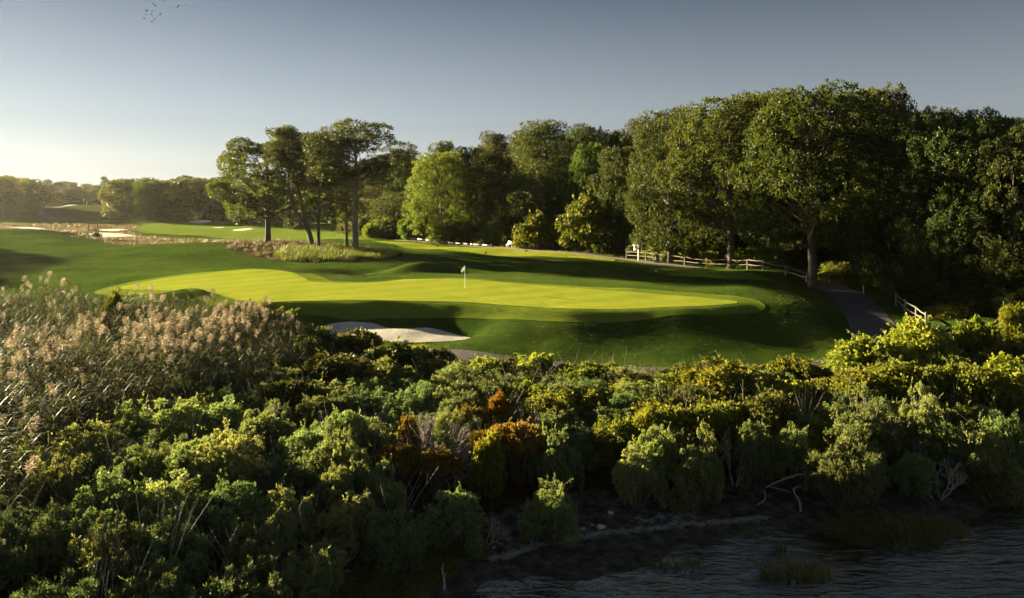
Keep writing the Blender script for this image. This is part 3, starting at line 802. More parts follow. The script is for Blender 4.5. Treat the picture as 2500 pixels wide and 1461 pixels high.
# the lone pines on the knoll
G = 'lone pines on the grassy knoll'
tree_px('airy', 655, 112, 328, 250, 'oak', 'broad round-crowned tree, leftmost of the lone group on the knoll', var=0, name='lone_tree')
tree_px('pine_flat', 778, 102, 322, 130, 'pine', 'slender straight pine in the middle of the lone group', group=G, var=0, bark='bark')
tree_px('pine_flat', 868, 100, 296, 230, 'pine', 'tallest lone pine with a pale leaning trunk and spreading crown', group=G, var=1, bark='bark_grey', tilt=(0, R(-2.5)))
tree_px('pine_thin', 846, 106, 420, 110, 'pine', 'short pine standing behind the tallest lone pine', group=G, var=0)
# twin-stemmed leaning pine
def twin_pine():
    X_, Y_ = P(764, 602, 104)[0], 104.0
    e = link('pine_tree', None, loc=(X_, Y_, gz(X_, Y_)))
    e.scale = (0.92, 0.92, 0.92)
    tag(e, 'leaning pine with two curved stems from one base', 'tree', G)
    rs = np.random.RandomState(33); mb = MB()
    s1 = spline([(0, 0, -0.3), (-0.9, 0.1, 3.0), (-3.0, 0.2, 6.0), (-3.8, 0.2, 9.5), (-3.4, 0, 13.5)], 6, False)
    s2 = spline([(-0.7, 0.1, 2.4), (-1.4, 0, 5.0), (-2.0, -0.1, 8.0), (-3.0, 0, 11.0), (-4.3, 0.2, 14.5), (-5.0, 0.2, 16.6)], 6, False)
    mb.tube(s1, np.linspace(0.42, 0.1, len(s1)), 8); mb.tube(s2, np.linspace(0.32, 0.06, len(s2)), 8)
    lobes = []; st = []
    for k in range(34):
        src = s2 if k % 3 else s1
        p0 = src[int(len(src) * (0.6 + 0.38 * rs.rand()))]
        a = rs.rand() * 6.28; rr = 0.8 + 2.8 * rs.rand(); lr = 0.8 + 0.6 * rs.rand()
        c = p0 + np.array([rr * math.cos(a), rr * math.sin(a), 0.3 + 1.2 * rs.rand()])
        lobes.append((c, np.array([lr * 1.3, lr * 1.3, lr * 0.55]))); st.append(p0 - np.array([0, 0, 0.4]))
    limbs(mb, rs, st, [l_[0] for l_ in lobes], 0.07, 4, 0.1)
    mb.build('trunk', MATS['bark'], e, smooth=True)
    link('crown', foliage('crown', rs, lobes, 2000, 18, 0.30, 0.30, 0.085, (-3.5, 0, 11), 0.75, 0.5, 0.35, -0.8), MATS['pine'], e)
twin_pine()

# woods behind the tees: skyline and edge
G = 'trees of the wood behind the tees'
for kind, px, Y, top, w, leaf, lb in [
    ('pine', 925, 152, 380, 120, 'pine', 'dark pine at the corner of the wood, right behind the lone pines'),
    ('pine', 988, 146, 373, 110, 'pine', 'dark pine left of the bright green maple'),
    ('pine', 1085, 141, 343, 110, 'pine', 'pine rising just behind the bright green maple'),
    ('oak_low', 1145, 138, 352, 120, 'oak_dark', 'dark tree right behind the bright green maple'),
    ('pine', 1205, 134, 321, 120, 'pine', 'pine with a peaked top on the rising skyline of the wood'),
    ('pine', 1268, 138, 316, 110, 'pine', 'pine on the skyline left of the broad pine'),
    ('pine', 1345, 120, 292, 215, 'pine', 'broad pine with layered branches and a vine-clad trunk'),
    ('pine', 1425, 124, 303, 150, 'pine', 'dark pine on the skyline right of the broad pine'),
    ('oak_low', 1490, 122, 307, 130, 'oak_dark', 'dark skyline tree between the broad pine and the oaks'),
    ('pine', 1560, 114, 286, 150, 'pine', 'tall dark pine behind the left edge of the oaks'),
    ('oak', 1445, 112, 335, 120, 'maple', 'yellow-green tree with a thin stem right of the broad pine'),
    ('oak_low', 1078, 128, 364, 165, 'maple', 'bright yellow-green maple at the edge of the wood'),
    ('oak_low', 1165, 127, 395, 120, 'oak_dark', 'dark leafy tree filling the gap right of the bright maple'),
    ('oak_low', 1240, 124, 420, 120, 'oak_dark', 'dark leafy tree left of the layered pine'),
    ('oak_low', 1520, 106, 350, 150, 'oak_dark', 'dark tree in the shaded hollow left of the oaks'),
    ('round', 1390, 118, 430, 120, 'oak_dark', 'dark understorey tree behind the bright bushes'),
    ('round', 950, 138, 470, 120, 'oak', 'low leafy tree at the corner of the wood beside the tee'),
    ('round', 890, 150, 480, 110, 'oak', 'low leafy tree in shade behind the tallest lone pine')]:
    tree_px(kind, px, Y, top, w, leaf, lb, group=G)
# depth of the wood behind
for k, (px, Y, top, w) in enumerate([(900,175,392,150),(970,170,385,150),(1040,168,380,150),(1120,165,365,150),(1190,160,352,140),(1250,158,340,140),(1320,150,325,150),(1400,146,318,150),(1470,142,318,150),(1540,136,312,150),(1620,128,292,160),(1700,120,270,170),(1790,112,262,180),(1880,105,262,190),
        (1980,100,255,200),(2080,96,262,210),(2180,92,268,220),(2280,88,275,230),(2390,86,280,240),(2500,82,285,240),(2590,78,290,240)]):
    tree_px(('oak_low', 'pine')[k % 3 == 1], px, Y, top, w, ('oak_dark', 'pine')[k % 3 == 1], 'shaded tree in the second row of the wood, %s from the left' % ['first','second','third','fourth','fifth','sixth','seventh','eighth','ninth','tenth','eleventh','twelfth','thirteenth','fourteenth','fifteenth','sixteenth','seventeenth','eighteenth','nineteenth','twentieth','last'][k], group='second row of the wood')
# the great oaks
G = 'great oaks by the rail fence'
tree_px('oak_low', 1635, 90, 252, 190, 'great_oak', 'sunlit oak, leftmost of the great oaks, left flank glowing', group=G, var=0, rz=0.4)
tree_px('oak', 1785, 82, 213, 310, 'great_oak', 'tall oak with a straight trunk in front of the rail fence', group=G, var=1, rz=1.2)
tree_px('oak', 1985, 72.8, 189, 380, 'great_oak', 'biggest oak with a thick trunk beside the cart path', group=G, var=2, rz=2.0)
tree_px('oak', 1880, 88, 205, 260, 'great_oak', 'oak crown between the two big oak trunks', group=G, var=0, rz=4.0)
G = 'dark trees closing the right side'
for px, Y, top, w, k, lb in [(2125,78,192,220,'oak','high oak top just right of the biggest oak'), (2225,68,262,270,'oak_low','dark spreading tree right of the biggest oak'), (2345,63,255,300,'oak_low','dark dome-shaped tree above the right-hand rail fence'), (2470,59,300,270,'oak_low','dark tree cut by the right edge of the view'),
                             (2400,72,262,220,'oak','sparse-topped tree showing against the sky near the right edge'), (2560,64,270,240,'oak_low','dark tree just past the right edge'), (2300,80,246,200,'oak','airy tree top behind the dark dome-shaped tree')]:
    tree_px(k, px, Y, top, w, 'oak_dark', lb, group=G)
# far trees on the left
rs0 = random.Random(11)
def far_row(x0, x1, n_, Y0, Y1, t0, t1, leaf, lb, w=(55, 80), kinds=('far',), group='far trees on the left horizon'):
    for k in range(n_):
        px = x0 + (x1 - x0) * (k + rs0.random() * 0.6) / n_
        Y = Y0 + (Y1 - Y0) * rs0.random()
        top = t0 + (t1 - t0) * k / max(1, n_ - 1) + rs0.uniform(-5, 6)
        tree_px(kinds[k % len(kinds)], px, Y, top, rs0.uniform(*w), leaf, lb + ', ' + ('leftmost one', 'second from the left', 'third from the left', 'fourth from the left', 'fifth from the left', 'sixth from the left', 'seventh from the left', 'eighth from the left', 'ninth from the left', 'tenth from the left', 'eleventh from the left')[k], group=group)
far_row(-120, 95, 9, 265, 300, 426, 436, 'oak', 'hazy front tree of the clump at the left edge')
far_row(-100, 100, 6, 310, 340, 430, 438, 'oak', 'hazy rear tree of the clump at the left edge')
far_row(95, 275, 9, 385, 420, 440, 456, 'oak', 'taller hazy tree on the far hill crest', (34, 50), ('far', 'pine'))
far_row(110, 275, 8, 360, 380, 462, 464, 'oak', 'lower hazy tree on the far hill crest', (36, 50))
far_row(275, 590, 11, 243, 256, 446, 440, 'oak', 'front tree of the far dark wood', (52, 78), ('far', 'far', 'pine_thin'))
far_row(285, 640, 11, 262, 290, 433, 436, 'oak_dark', 'rear tree of the far dark wood', (58, 86))
far_row(600, 930, 9, 225, 190, 442, 410, 'oak_dark', 'dark far tree behind the lone pines', (70, 100), ('far', 'pine_thin', 'far'))
far_row(640, 950, 8, 250, 230, 440, 415, 'oak_dark', 'farthest dark tree behind the lone pines', (80, 110))
tree_px('pine_thin', 258, 330, 430, 30, 'pine', 'small far pine standing above the tree line on the hill')
# trees out of view on the left that shade the near slope
for x_, y_, h_ in [(-92, 104, 7), (-98, 116, 8), (-84, 92, 7), (-80, 82, 6.5), (-70, 70, 6.5), (-63, 60, 6.0), (-58, 48, 6.0), (-52, 34, 6.0)]:
    place_tree('oak_low', x_, y_, h_, 12, 'oak', 'tree beyond the left edge of the view shading the slope', group='trees beyond the left edge')

# ------------------------------------------------------------------ shrubs
def make_bush(kind, seed):
    rs = np.random.RandomState(seed); mb = MB(); lobes = []
    # unit bush: 2 m wide, 1.6 m tall ; scaled on placing
    if kind == 'dome':       # rounded groundsel bush with cauliflower tufts
        for k in range(26):
            a = k * 2.399 + rs.randn() * 0.5; t = (k + 0.5) / 26
            el = math.asin(min(1, 0.02 + 0.96 * t)); rr = 0.74 * math.cos(el) * (0.5 + 0.85 * rs.rand())
            lr = 0.13 + 0.24 * rs.rand() ** 1.4
            lobes.append((np.array([rr * math.cos(a), rr * math.sin(a), 0.30 + 0.95 * math.sin(el) * (0.62 + 0.5 * rs.rand())]), np.array([lr, lr, lr * 1.05])))
        for k in range(16):
            a = rs.rand() * 6.283; el = 0.3 + 1.2 * rs.rand()
            lobes.append((np.array([0.95 * math.cos(el) * math.cos(a), 0.95 * math.cos(el) * math.sin(a), 0.35 + 1.15 * math.sin(el)]), np.array([0.07, 0.07, 0.13])))
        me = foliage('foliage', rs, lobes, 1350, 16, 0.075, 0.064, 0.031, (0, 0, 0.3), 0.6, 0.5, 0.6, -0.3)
    elif kind == 'sprays':   # feathery marsh elder, upright sprays
        for k in range(34):
            a = k * 2.399; rr = 0.85 * math.sqrt(rs.rand())
            zc = 0.55 + 0.75 * rs.rand() * (1 - 0.5 * rr)
            lobes.append((np.array([rr * math.cos(a), rr * math.sin(a), zc]), np.array([0.14, 0.14, 0.34 + 0.15 * rs.rand()])))
        me = foliage('foliage', rs, lobes, 1100, 11, 0.07, 0.105, 0.026, (0, 0, 0.0), 0.5, 0.9, 0.4, -0.6)
    elif kind == 'mat':      # vine-covered mound, broad leaves
        for k in range(26):
            a = k * 2.399 + rs.randn() * 0.4; t = (k + 0.5) / 26
            el = math.asin(t); rr = 0.8 * math.cos(el) * (0.6 + 0.65 * rs.rand()); lr = 0.16 + 0.26 * rs.rand()
            lobes.append((np.array([rr * math.cos(a), rr * math.sin(a), 0.22 + 0.95 * math.sin(el) * (0.55 + 0.6 * rs.rand())]), np.array([lr * 1.2, lr * 1.2, lr * 0.85])))
        for k in range(14):
            a = rs.rand() * 6.283; el = 0.2 + 1.2 * rs.rand()
            lobes.append((np.array([1.0 * math.cos(el) * math.cos(a), 1.0 * math.cos(el) * math.sin(a), 0.3 + 1.05 * math.sin(el)]), np.array([0.10, 0.10, 0.16])))
        me = foliage('foliage', rs, lobes, 1000, 10, 0.12, 0.105, 0.075, (0, 0, 0.2), 0.8, 0.4, 0.55, -0.35)
    else:                    # 'twiggy' : flat-topped rusty shrub, leaves on upper shell only
        for k in range(22):
            a = k * 2.399; rr = 0.85 * math.sqrt((k + 0.5) / 22); lr = 0.2 + 0.12 * rs.rand()
            lobes.append((np.array([rr * math.cos(a), rr * math.sin(a), 1.15 - 0.35 * rr * rr + 0.2 * rs.rand()]), np.array([lr * 1.1, lr * 1.1, lr * 0.6])))
        me = foliage('foliage', rs, lobes, 900, 10, 0.08, 0.075, 0.045, (0, 0, 0.3), 0.8, 0.4, 0.5, -0.5)
    # long leafy shoots that break the outline
    ns, nlf = {'dome': (26, 14), 'sprays': (34, 16), 'mat': (40, 12), 'twiggy': (26, 9)}[kind]
    SP, SD, SL = [], [], {'dome': (0.075, 0.03), 'sprays': (0.11, 0.024), 'mat': (0.11, 0.07), 'twiggy': (0.075, 0.04)}[kind]
    for k in range(ns):
        c, r_ = lobes[rs.randint(len(lobes))]
        dv = unit(unit(c - np.array([0, 0, 0.4])) + rs.randn(3) * 0.5 + np.array([0, 0, 0.55])); p0 = c + dv * r_ * 0.6; ln = 0.16 + 0.30 * rs.rand() ** 1.5
        sag = np.array([dv[0], dv[1], -0.5]) * 0.35 * ln
        t = np.linspace(0, 1, 4)[:, None]; mb.tube(p0 + dv * ln * t + sag * t ** 2, np.linspace(0.006, 0.002, 4), 3, False)
        u = rs.rand(nlf)[:, None]
        SP.append(p0 + dv * ln * u + sag * u ** 2); SD.append(unit(dv + rs.randn(nlf, 3) * 0.75))
    SP, SD = np.concatenate(SP), np.concatenate(SD); q0 = 0.7 + 0.5 * rs.rand(len(SP))
    sh = leaves_mesh('shoots', SP, SD, unit(np.cross(SD, rs.randn(len(SP), 3))), SL[0] * q0, SL[1] * q0, 0.45 + 0.55 * rs.rand(len(SP)))
    n0, n1 = len(me.vertices), len(sh.vertices); V_ = np.empty((n0 + n1) * 3, np.float32); me.vertices.foreach_get('co', V_[:n0 * 3]); tmp = np.empty(n1 * 3, np.float32); sh.vertices.foreach_get('co', tmp); V_[n0 * 3:] = tmp
    A_ = np.empty(n0 + n1, np.float32); tmp = np.empty(n0, np.float32); me.attributes['v'].data.foreach_get('value', tmp); A_[:n0] = tmp; tmp = np.empty(n1, np.float32); sh.attributes['v'].data.foreach_get('value', tmp); A_[n0:] = tmp
    bpy.data.meshes.remove(me); bpy.data.meshes.remove(sh)
    me = mesh_np('foliage', V_.reshape(-1, 3), [np.arange(n0 + n1).reshape(-1, 4)], attr=A_)
    for k in range(len(lobes)):
        c = lobes[k][0]; b = np.array([c[0] * 0.12, c[1] * 0.12, -0.15])
        mid = (b + c) / 2 + rs.randn(3) * 0.08
        t = np.linspace(0, 1, 5)[:, None]
        mb.tube((1 - t) ** 2 * b + 2 * t * (1 - t) * mid + t ** 2 * c, np.linspace(0.024, 0.008, 5), 4, False)
    for k in range(26):
        c = lobes[rs.randint(len(lobes))][0] * np.array([1, 1, 0.85]); b = c * np.array([0.45, 0.45, 0.35])
        mb.tube(np.array([b, (b + c) / 2 + rs.randn(3) * 0.07, c + rs.randn(3) * 0.12]), np.linspace(0.010, 0.004, 3), 3, False)
    return mb.mesh('branches'), me
BUSH = {k: [make_bush(k, s) for s in ss] for k, ss in {'dome': (41, 42, 43, 44), 'sprays': (51, 52, 53), 'mat': (61, 62, 63), 'twiggy': (71, 72, 73)}.items()}
PLACED = []
def bush(kind, leaf, x, y, w, h, label, group=None, name='shrub', twig='twig', cat='bush', rz=None):
    t = BUSH[kind][rnd.randrange(len(BUSH[kind]))]
    e = link(name, None, loc=(x, y, gz(x, y) - 0.03), rot=(rnd.uniform(-0.13, 0.13), rnd.uniform(-0.13, 0.13), rnd.random() * 6.28 if rz is None else rz))
    ax = rnd.uniform(0.84, 1.2); e.scale = (w / 2 * ax, w / 2 / ax, h / 1.55)
    tag(e, label, cat, group)
    linkm('branches', t[0], twig, e)
    linkm('foliage', t[1], leaf, e)
    PLACED.append((x, y, w / 2))
    return e
def bush_px(kind, leaf, px, top, wpx, h, label, **kw):
    Y = 30.0
    for _ in range(14):
        zt = gz((px - CX) / F * Y, Y) + h
        Y = 0.5 * Y + 0.5 * (H - zt) * F / (top - PYH)
    return bush(kind, leaf, (px - CX) / F * Y, Y, wpx / F * Y, h, label, **kw)

# woodland-edge shrubs behind the tees
G = 'shrubs along the edge of the wood'
for px, Y, top, w, leaf, lb in [
    (1310,111,520,115,'yellow_shrub','bright yellow-green rounded shrub at the wood edge right of the bench'), (1425,106,485,130,'yellow_shrub','tall yellow-green shrub at the wood edge left of the sign'), (1215,120,528,70,'maple','upright light green shrub left of the bench'),
    (1150,123,540,80,'oak','low shrub behind the middle of the board rail'), (1085,126,535,95,'maple','leafy shrub under the bright maple'), (1015,131,520,80,'maple','sunlit shrub at the left end of the board rail'), (930,138,535,90,'maple','sunlit low shrub at the corner of the wood'),
    (1490,101,560,80,'oak','dull shrub left of the hole sign'), (1245,116,565,50,'oak_dark','small dark shrub behind the bench'), (1185,119,572,50,'yellow_shrub','small yellowish shrub left of the bench'),
    (1560,98,570,70,'sage','greyish shrub behind the hole sign'), (1620,93,588,75,'vine','low shrub behind the barrel'), (1690,91,575,80,'oak','shrub behind the middle of the rail fence'), (1745,88,600,70,'vine','low shrub left of the straight oak trunk'), (1840,84,598,90,'vine','shrub behind the rail fence between the oak trunks'), (1905,81,592,90,'maple','shrub behind the rail fence left of the thick trunk'), (1950,80,600,70,'oak','shrub close behind the thick trunk'),
    (2045,75,640,100,'yellow_shrub','golden shrub right of the thick trunk'), (2115,73,655,90,'yellow_shrub','golden-orange shrub beside the white stake'), (2165,70,660,85,'yellow_shrub','golden shrub at the bend of the cart path'), (2085,78,620,110,'oak','green shrub above the golden shrubs'), (2230,66,680,110,'oak_dark','dark shrub behind the start of the near rail fence'), (2310,62,690,130,'oak_dark','dark shrub behind the near rail fence'), (2400,58,700,140,'oak_dark','dark shrub at the foot of the dark trees'), (2490,55,700,140,'oak_dark','dark shrub at the right edge below the trees'),
    (2320,58,745,90,'vine','leafy shrub beyond the end of the near rail fence')]:
    X_ = (px - CX) / F * Y; zg = gz(X_, Y); zt = H - (top - PYH) / F * Y
    bush('mat' if leaf != 'sage' else 'dome', leaf, X_, Y, w / F * Y, zt - zg, lb, group=G)
UNDER = []
for k in range(60):      # low undergrowth closing the foot of the wood
    t = k / 60.0
    px = 900 + 1650 * t; Y = np.interp(px, [900, 1000, 1200, 1340, 1500, 1700, 1900, 2100, 2250, 2450, 2600], [140, 136, 125, 116, 102, 93, 87, 79, 66, 58, 55]) + rnd.uniform(1, 6)
    X_ = (px - CX) / F * Y
    UNDER.append((bush('mat', ('oak_dark', 'oak', 'bayberry', 'oak_dark')[k % 4], X_, Y, rnd.uniform(3.5, 6), rnd.uniform(2.5, 5), 'dark undergrowth shrub at the foot of the wood', group='undergrowth of the wood'), ('dark', 'dull green', 'dark olive', 'dark')[k % 4]))

# foreground thicket: shrubs one can pick out
SG = 'pale green rounded shrub'
FG = [ # kind, leaf, px, top, width px, height, label
    ('dome','sage',430,975,190,2.3,'rounded sage-green shrub with a sunlit crown at the foot of the reeds'), ('dome','sage',320,985,150,2.1,'sage-green shrub left of the sunlit one at the foot of the reeds'), ('dome','sage',215,1035,170,2.1,'sage-green shrub nearest the reeds in the lower left'),
    ('dome','sage',575,1050,200,2.5,'brightest yellow-green shrub, sunlit dome in the left thicket'), ('twiggy','sage',490,1065,110,2.0,'shrub with bare twigs left of the brightest yellow-green dome'), ('dome','sage',825,1008,130,2.4,'sunlit pale shrub at the top of the sloping row of three'), ('dome','sage',745,1040,150,2.2,'grey-green shrub left of the sloping row of three'),
    ('dome','sage',815,1062,160,2.3,'sunlit shrub in the middle of the sloping row of three'), ('dome','sage',860,1085,120,2.2,'sunlit shrub at the foot of the sloping row of three'), ('dome','sage',250,1148,190,2.2,'large sage-green dome in the lower left thicket'), ('dome','sage',150,1120,150,2.1,'sage-green dome below the reeds at the left edge'),
    ('dome','sage',440,1085,130,2.1,'sage-green shrub left below the brightest dome'), ('dome','sage',350,1090,130,2.0,'sage-green shrub in the middle of the left thicket'), ('dome','sage',650,1000,150,2.0,'dull grey-green shrub behind the brightest dome'), ('dome','sage',440,1160,180,2.0,'light green straggling shrub below the brightest dome'),
    ('dome','sage',800,1140,120,2.1,'shrub with a glowing yellow tip left of the rusty shrubs'), ('dome','sage',865,1132,100,2.0,'small shrub with glowing tips left of the rusty shrubs'), ('dome','sage',945,1140,110,1.9,'small light green shrub below the rusty shrub'), ('twiggy','rust',968,1078,105,2.0,'small rusty-orange shrub left of the dead grey one'),
    ('twiggy','rust',1062,1095,140,1.7,'rusty-orange shrub in front of the dead grey one'), ('twiggy','rust',1270,1030,150,2.3,'wide rusty-brown shrub with a flat top'), ('twiggy','rust',1205,1045,110,2.1,'rusty-brown shrub right behind the dead grey one'), ('mat','vine',1190,1052,70,2.3,'narrow yellow-green bush amid the rusty ones'),
    ('twiggy','sumac',1225,950,62,2.3,'red and orange shrub in the middle of the thicket'), ('twiggy','rust',1150,985,95,2.0,'brown thin-leaved shrub left of the red and orange one'), ('mat','rust',995,1010,50,2.0,'small orange-leaved shrub behind the dead grey one'),
    ('dome','sage',1362,1048,140,2.5,'tall sage-green shrub right of the rusty ones'), ('dome','sage',1345,1180,140,1.9,'pale speckled shrub at the water edge'), ('dome','sage',1100,1200,160,1.8,'sage-green shrub above the muddy bank'), ('dome','sage',1590,1038,120,2.3,'pale flowering shrub in the middle of the right thicket'),
    ('dome','sage',1690,1092,130,2.1,'sage-green shrub in the shaded front of the right thicket'), ('dome','sage',1560,1090,120,2.1,'grey-green shrub left in the shaded front of the right thicket'), ('dome','sage',1735,1042,70,2.4,'small sunlit shrub in the right thicket'), ('dome','sage',1850,1038,110,2.4,'sunlit upright shrub in the right thicket'),
    ('dome','sage',1925,1038,110,2.3,'sunlit shrub right beside the upright one'), ('dome','sage',2075,1020,150,2.6,'sage-green shrub with a sunlit top above the marsh grass'), ('dome','sage',2110,950,160,2.6,'sunlit flat-topped shrub on bare stems'), ('dome','sage',2245,945,110,2.6,'pale tufted shrub right of the flat-topped one'),
    ('dome','sage',2175,985,60,2.3,'small round shrub in front of the flat-topped one'), ('dome','sage',2390,1035,170,2.4,'dark sage-green shrub above the right shore'), ('dome','sage',2300,1015,120,2.4,'grey-green shrub left of the dark one above the right shore'), ('sprays','marsh_elder',2060,1070,190,2.6,'dark drooping shrub over the right shore'),
    ('dome','sage',2230,1105,90,1.6,'small speckled shrub beside the dead branches on the right shore'), ('dome','sage',2470,1010,140,2.4,'dark shrub at the right edge above the shore'),
    # vine-hung ridge along the path
    ('mat','vine',1305,862,110,2.0,'sunlit yellow-green bush standing up on the ridge in front of the path'), ('mat','vine',1190,868,110,1.9,'sunlit leafy bush on the ridge right of the path glimpse'), ('mat','vine',1420,888,140,1.8,'leafy sunlit bush on the ridge with trailing shoots'), ('mat','vine',1545,925,110,1.5,'low yellow bush in the dip of the ridge'),
    ('mat','vine',1640,912,110,1.5,'low yellowish bush left of the big vine mound'), ('mat','vine',1780,884,230,2.3,'big vine-covered mound in the middle of the ridge'), ('mat','vine',1945,872,150,2.2,'sunlit bush with a tall shoot on the ridge'), ('mat','vine',2130,815,190,2.9,'sunlit vine mound hiding the bend of the path'),
    ('mat','vine',2240,785,220,3.2,'highest sunlit vine mound below the near rail fence'), ('mat','vine',2390,775,130,3.2,'sunlit leafy bush near the right edge'), ('dome','yellow_shrub',2475,742,110,3.6,'feathery sunlit bush at the right edge'), ('mat','vine',2490,870,170,3.0,'vine-hung bush at the right edge of the ridge'),
    ('mat','vine',2220,880,230,2.6,'vine mound in the second row of the ridge'), ('mat','vine',2370,885,190,2.6,'vine mound right in the second row of the ridge'), ('mat','vine',2080,905,190,2.3,'vine bush left in the second row of the ridge'), ('mat','vine',1610,980,170,2.1,'vine mound below the dip of the ridge'),
    ('mat','vine',1730,985,170,2.1,'shaded vine mound below the big one'), ('mat','vine',1490,1015,120,1.9,'yellowish bush in front of the tall grasses'), ('mat','bayberry',1880,965,170,2.2,'dark bush in the shade of the ridge'), ('mat','vine',1020,842,60,1.6,'small bright bush right of the bunker'),
    # dark bushes below the bunker
    ('mat','bayberry',860,806,150,2.4,'dark bush below the left end of the bunker'), ('mat','bayberry',950,838,150,2.2,'dark bush in front of the bunker'), ('mat','bayberry',770,800,140,2.6,'dark bush between the reeds and the bunker'), ('mat','bayberry',820,860,190,2.4,'dark bush in the hollow below the bunker'),
    ('mat','bayberry',940,880,170,2.2,'dark bush right in the hollow below the bunker'), ('twiggy','bayberry',715,925,140,2.2,'brownish round bush in front of the dark hollow'), ('mat','yellow_shrub',625,742,90,2.7,'yellow-green bush at the left front edge of the green'), ('mat','yellow_shrub',690,752,80,2.6,'small yellow bush below the front edge of the green'), ('mat','yellow_shrub',268,712,60,3.4,'small yellow bush showing above the reeds'),
    # dark feathery shrubs of the lower left
    ('sprays','marsh_elder',60,1260,210,1.9,'feathery dark shrub in the lower left corner'), ('sprays','marsh_elder',250,1290,200,1.9,'feathery dark shrub below the large sage-green dome'), ('sprays','marsh_elder',390,1235,180,1.9,'feathery shrub in the shade of the left thicket'), ('dome','marsh_elder',560,1180,180,1.9,'mid green shrub below the bare twigs'),
    ('sprays','marsh_elder',640,1260,180,1.8,'feathery shrub in the middle of the lower edge'), ('dome','sage',700,1195,150,1.9,'green dome left of the bank shrubs'), ('dome','sage',850,1215,160,1.9,'pale speckled dome on the bank left of the shore'), ('sprays','marsh_elder',960,1260,150,1.7,'drooping shrub on the bank'),
    ('sprays','marsh_elder',360,1370,190,1.8,'light feathery shrub at the bottom edge'), ('sprays','marsh_elder',600,1380,190,1.7,'dark feathery shrub at the bottom edge left of the marsh'), ('sprays','marsh_elder',120,1400,220,1.7,'dark shrub in the bottom left corner'), ('sprays','marsh_elder',760,1330,170,1.7,'dark shrub above the marsh grass bank')]
for k_, lf, px, tp, w, h_, lb in FG:
    bush_px(k_, lf, px, tp, w, h_, lb, group='shrubs of the foreground thicket')

# room kept for the bare shrubs
for px, tp, h_, r_ in [(1065, 990, 2.7, 1.6), (1110, 1070, 1.9, 0.9), (2215, 1045, 1.7, 0.8), (2290, 1120, 1.5, 0.9), (1795, 1045, 2.2, 0.6), (505, 1085, 2.0, 0.7), (1290, 985, 2.0, 0.8), (540, 1310, 1.2, 0.8)]:
    Y = 30.0
    for _ in range(14): Y = 0.5 * Y + 0.5 * (H - gz((px - CX) / F * Y, Y) - h_) * F / (tp - PYH)
    PLACED.append(((px - CX) / F * Y, Y, r_)); PLACED.append(((px - CX) / F * Y + 0.1, Y - 1.3, r_ * 0.8))
# filler shrubs between them
BUSHZONE = [(-13,39),(-11,44.5),(-5,43.5),(0,41.5),(6,39.8),(13,39.6),(19,41),(24,44.5),(27,49),(33,47),(36,40),(30,32),(22,29.8),(14,28.7),(6,27.9),(0,27.2),(-2.5,24.8),(-4,21.5),(-6,17.5),(-8,13),(-16,13),(-17,22),(-17,30),(-15,36)]
bz = np.array(BUSHZONE)
rf = random.Random(77)
tries = 0; nfill = 0; FILL = []
while tries < 8000 and nfill < 215:
    tries += 1
    x_ = rf.uniform(-17, 36); y_ = rf.uniform(13, 49)
    if sdf(bz, np.array([x_]), np.array([y_]))[0] < 0.4: continue
    rr = rf.uniform(0.8, 1.25)
    if any((x_ - a) ** 2 + (y_ - b) ** 2 < (0.62 * (rr + c)) ** 2 for a, b, c in PLACED): continue
    nfill += 1
    if y_ > 37:
        k_, lf = ('mat', rf.choice(['vine', 'bayberry', 'bayberry', 'oak'])) if x_ > 0 else ('mat', 'bayberry')
        lb = 'leafy filler bush among the vines of the ridge' if x_ > 0 else 'dark leafy bush of the hollow between the reeds and the path'
        h_ = rf.uniform(1.4, 2.2) if x_ > 20 else rf.uniform(1.15, 1.75)
    elif y_ < 24:
        k_, lf = rf.choice([('sprays', 'marsh_elder'), ('sprays', 'marsh_elder'), ('dome', 'marsh_elder')]); lb = 'dark green shrub crowded in the lowest part of the thicket'; h_ = rf.uniform(1.2, 1.8)
    elif x_ < 0:
        k_, lf = rf.choice([('dome', 'sage'), ('dome', 'sage'), ('dome', 'marsh_elder'), ('sprays', 'marsh_elder')]); lb = 'grey-green shrub crowded among the domes of the left thicket'; h_ = rf.uniform(1.4, 2.0)
    else:
        k_, lf = rf.choice([('dome', 'sage'), ('dome', 'marsh_elder'), ('mat', 'bayberry'), ('mat', 'vine'), ('sprays', 'marsh_elder')]); lb = 'shaded shrub crowded in the right thicket above the shore'; h_ = rf.uniform(1.3, 1.9)
    FILL.append((bush(k_, lf, x_, y_, rr * 2.3, h_, lb, group='filler shrubs of the thicket'), {'vine': 'yellowish leafy', 'bayberry': 'dark leafy', 'oak': 'dull green', 'sage': 'small grey-green', 'marsh_elder': 'dark feathery' if k_ == 'sprays' else 'dark green'}[lf]))

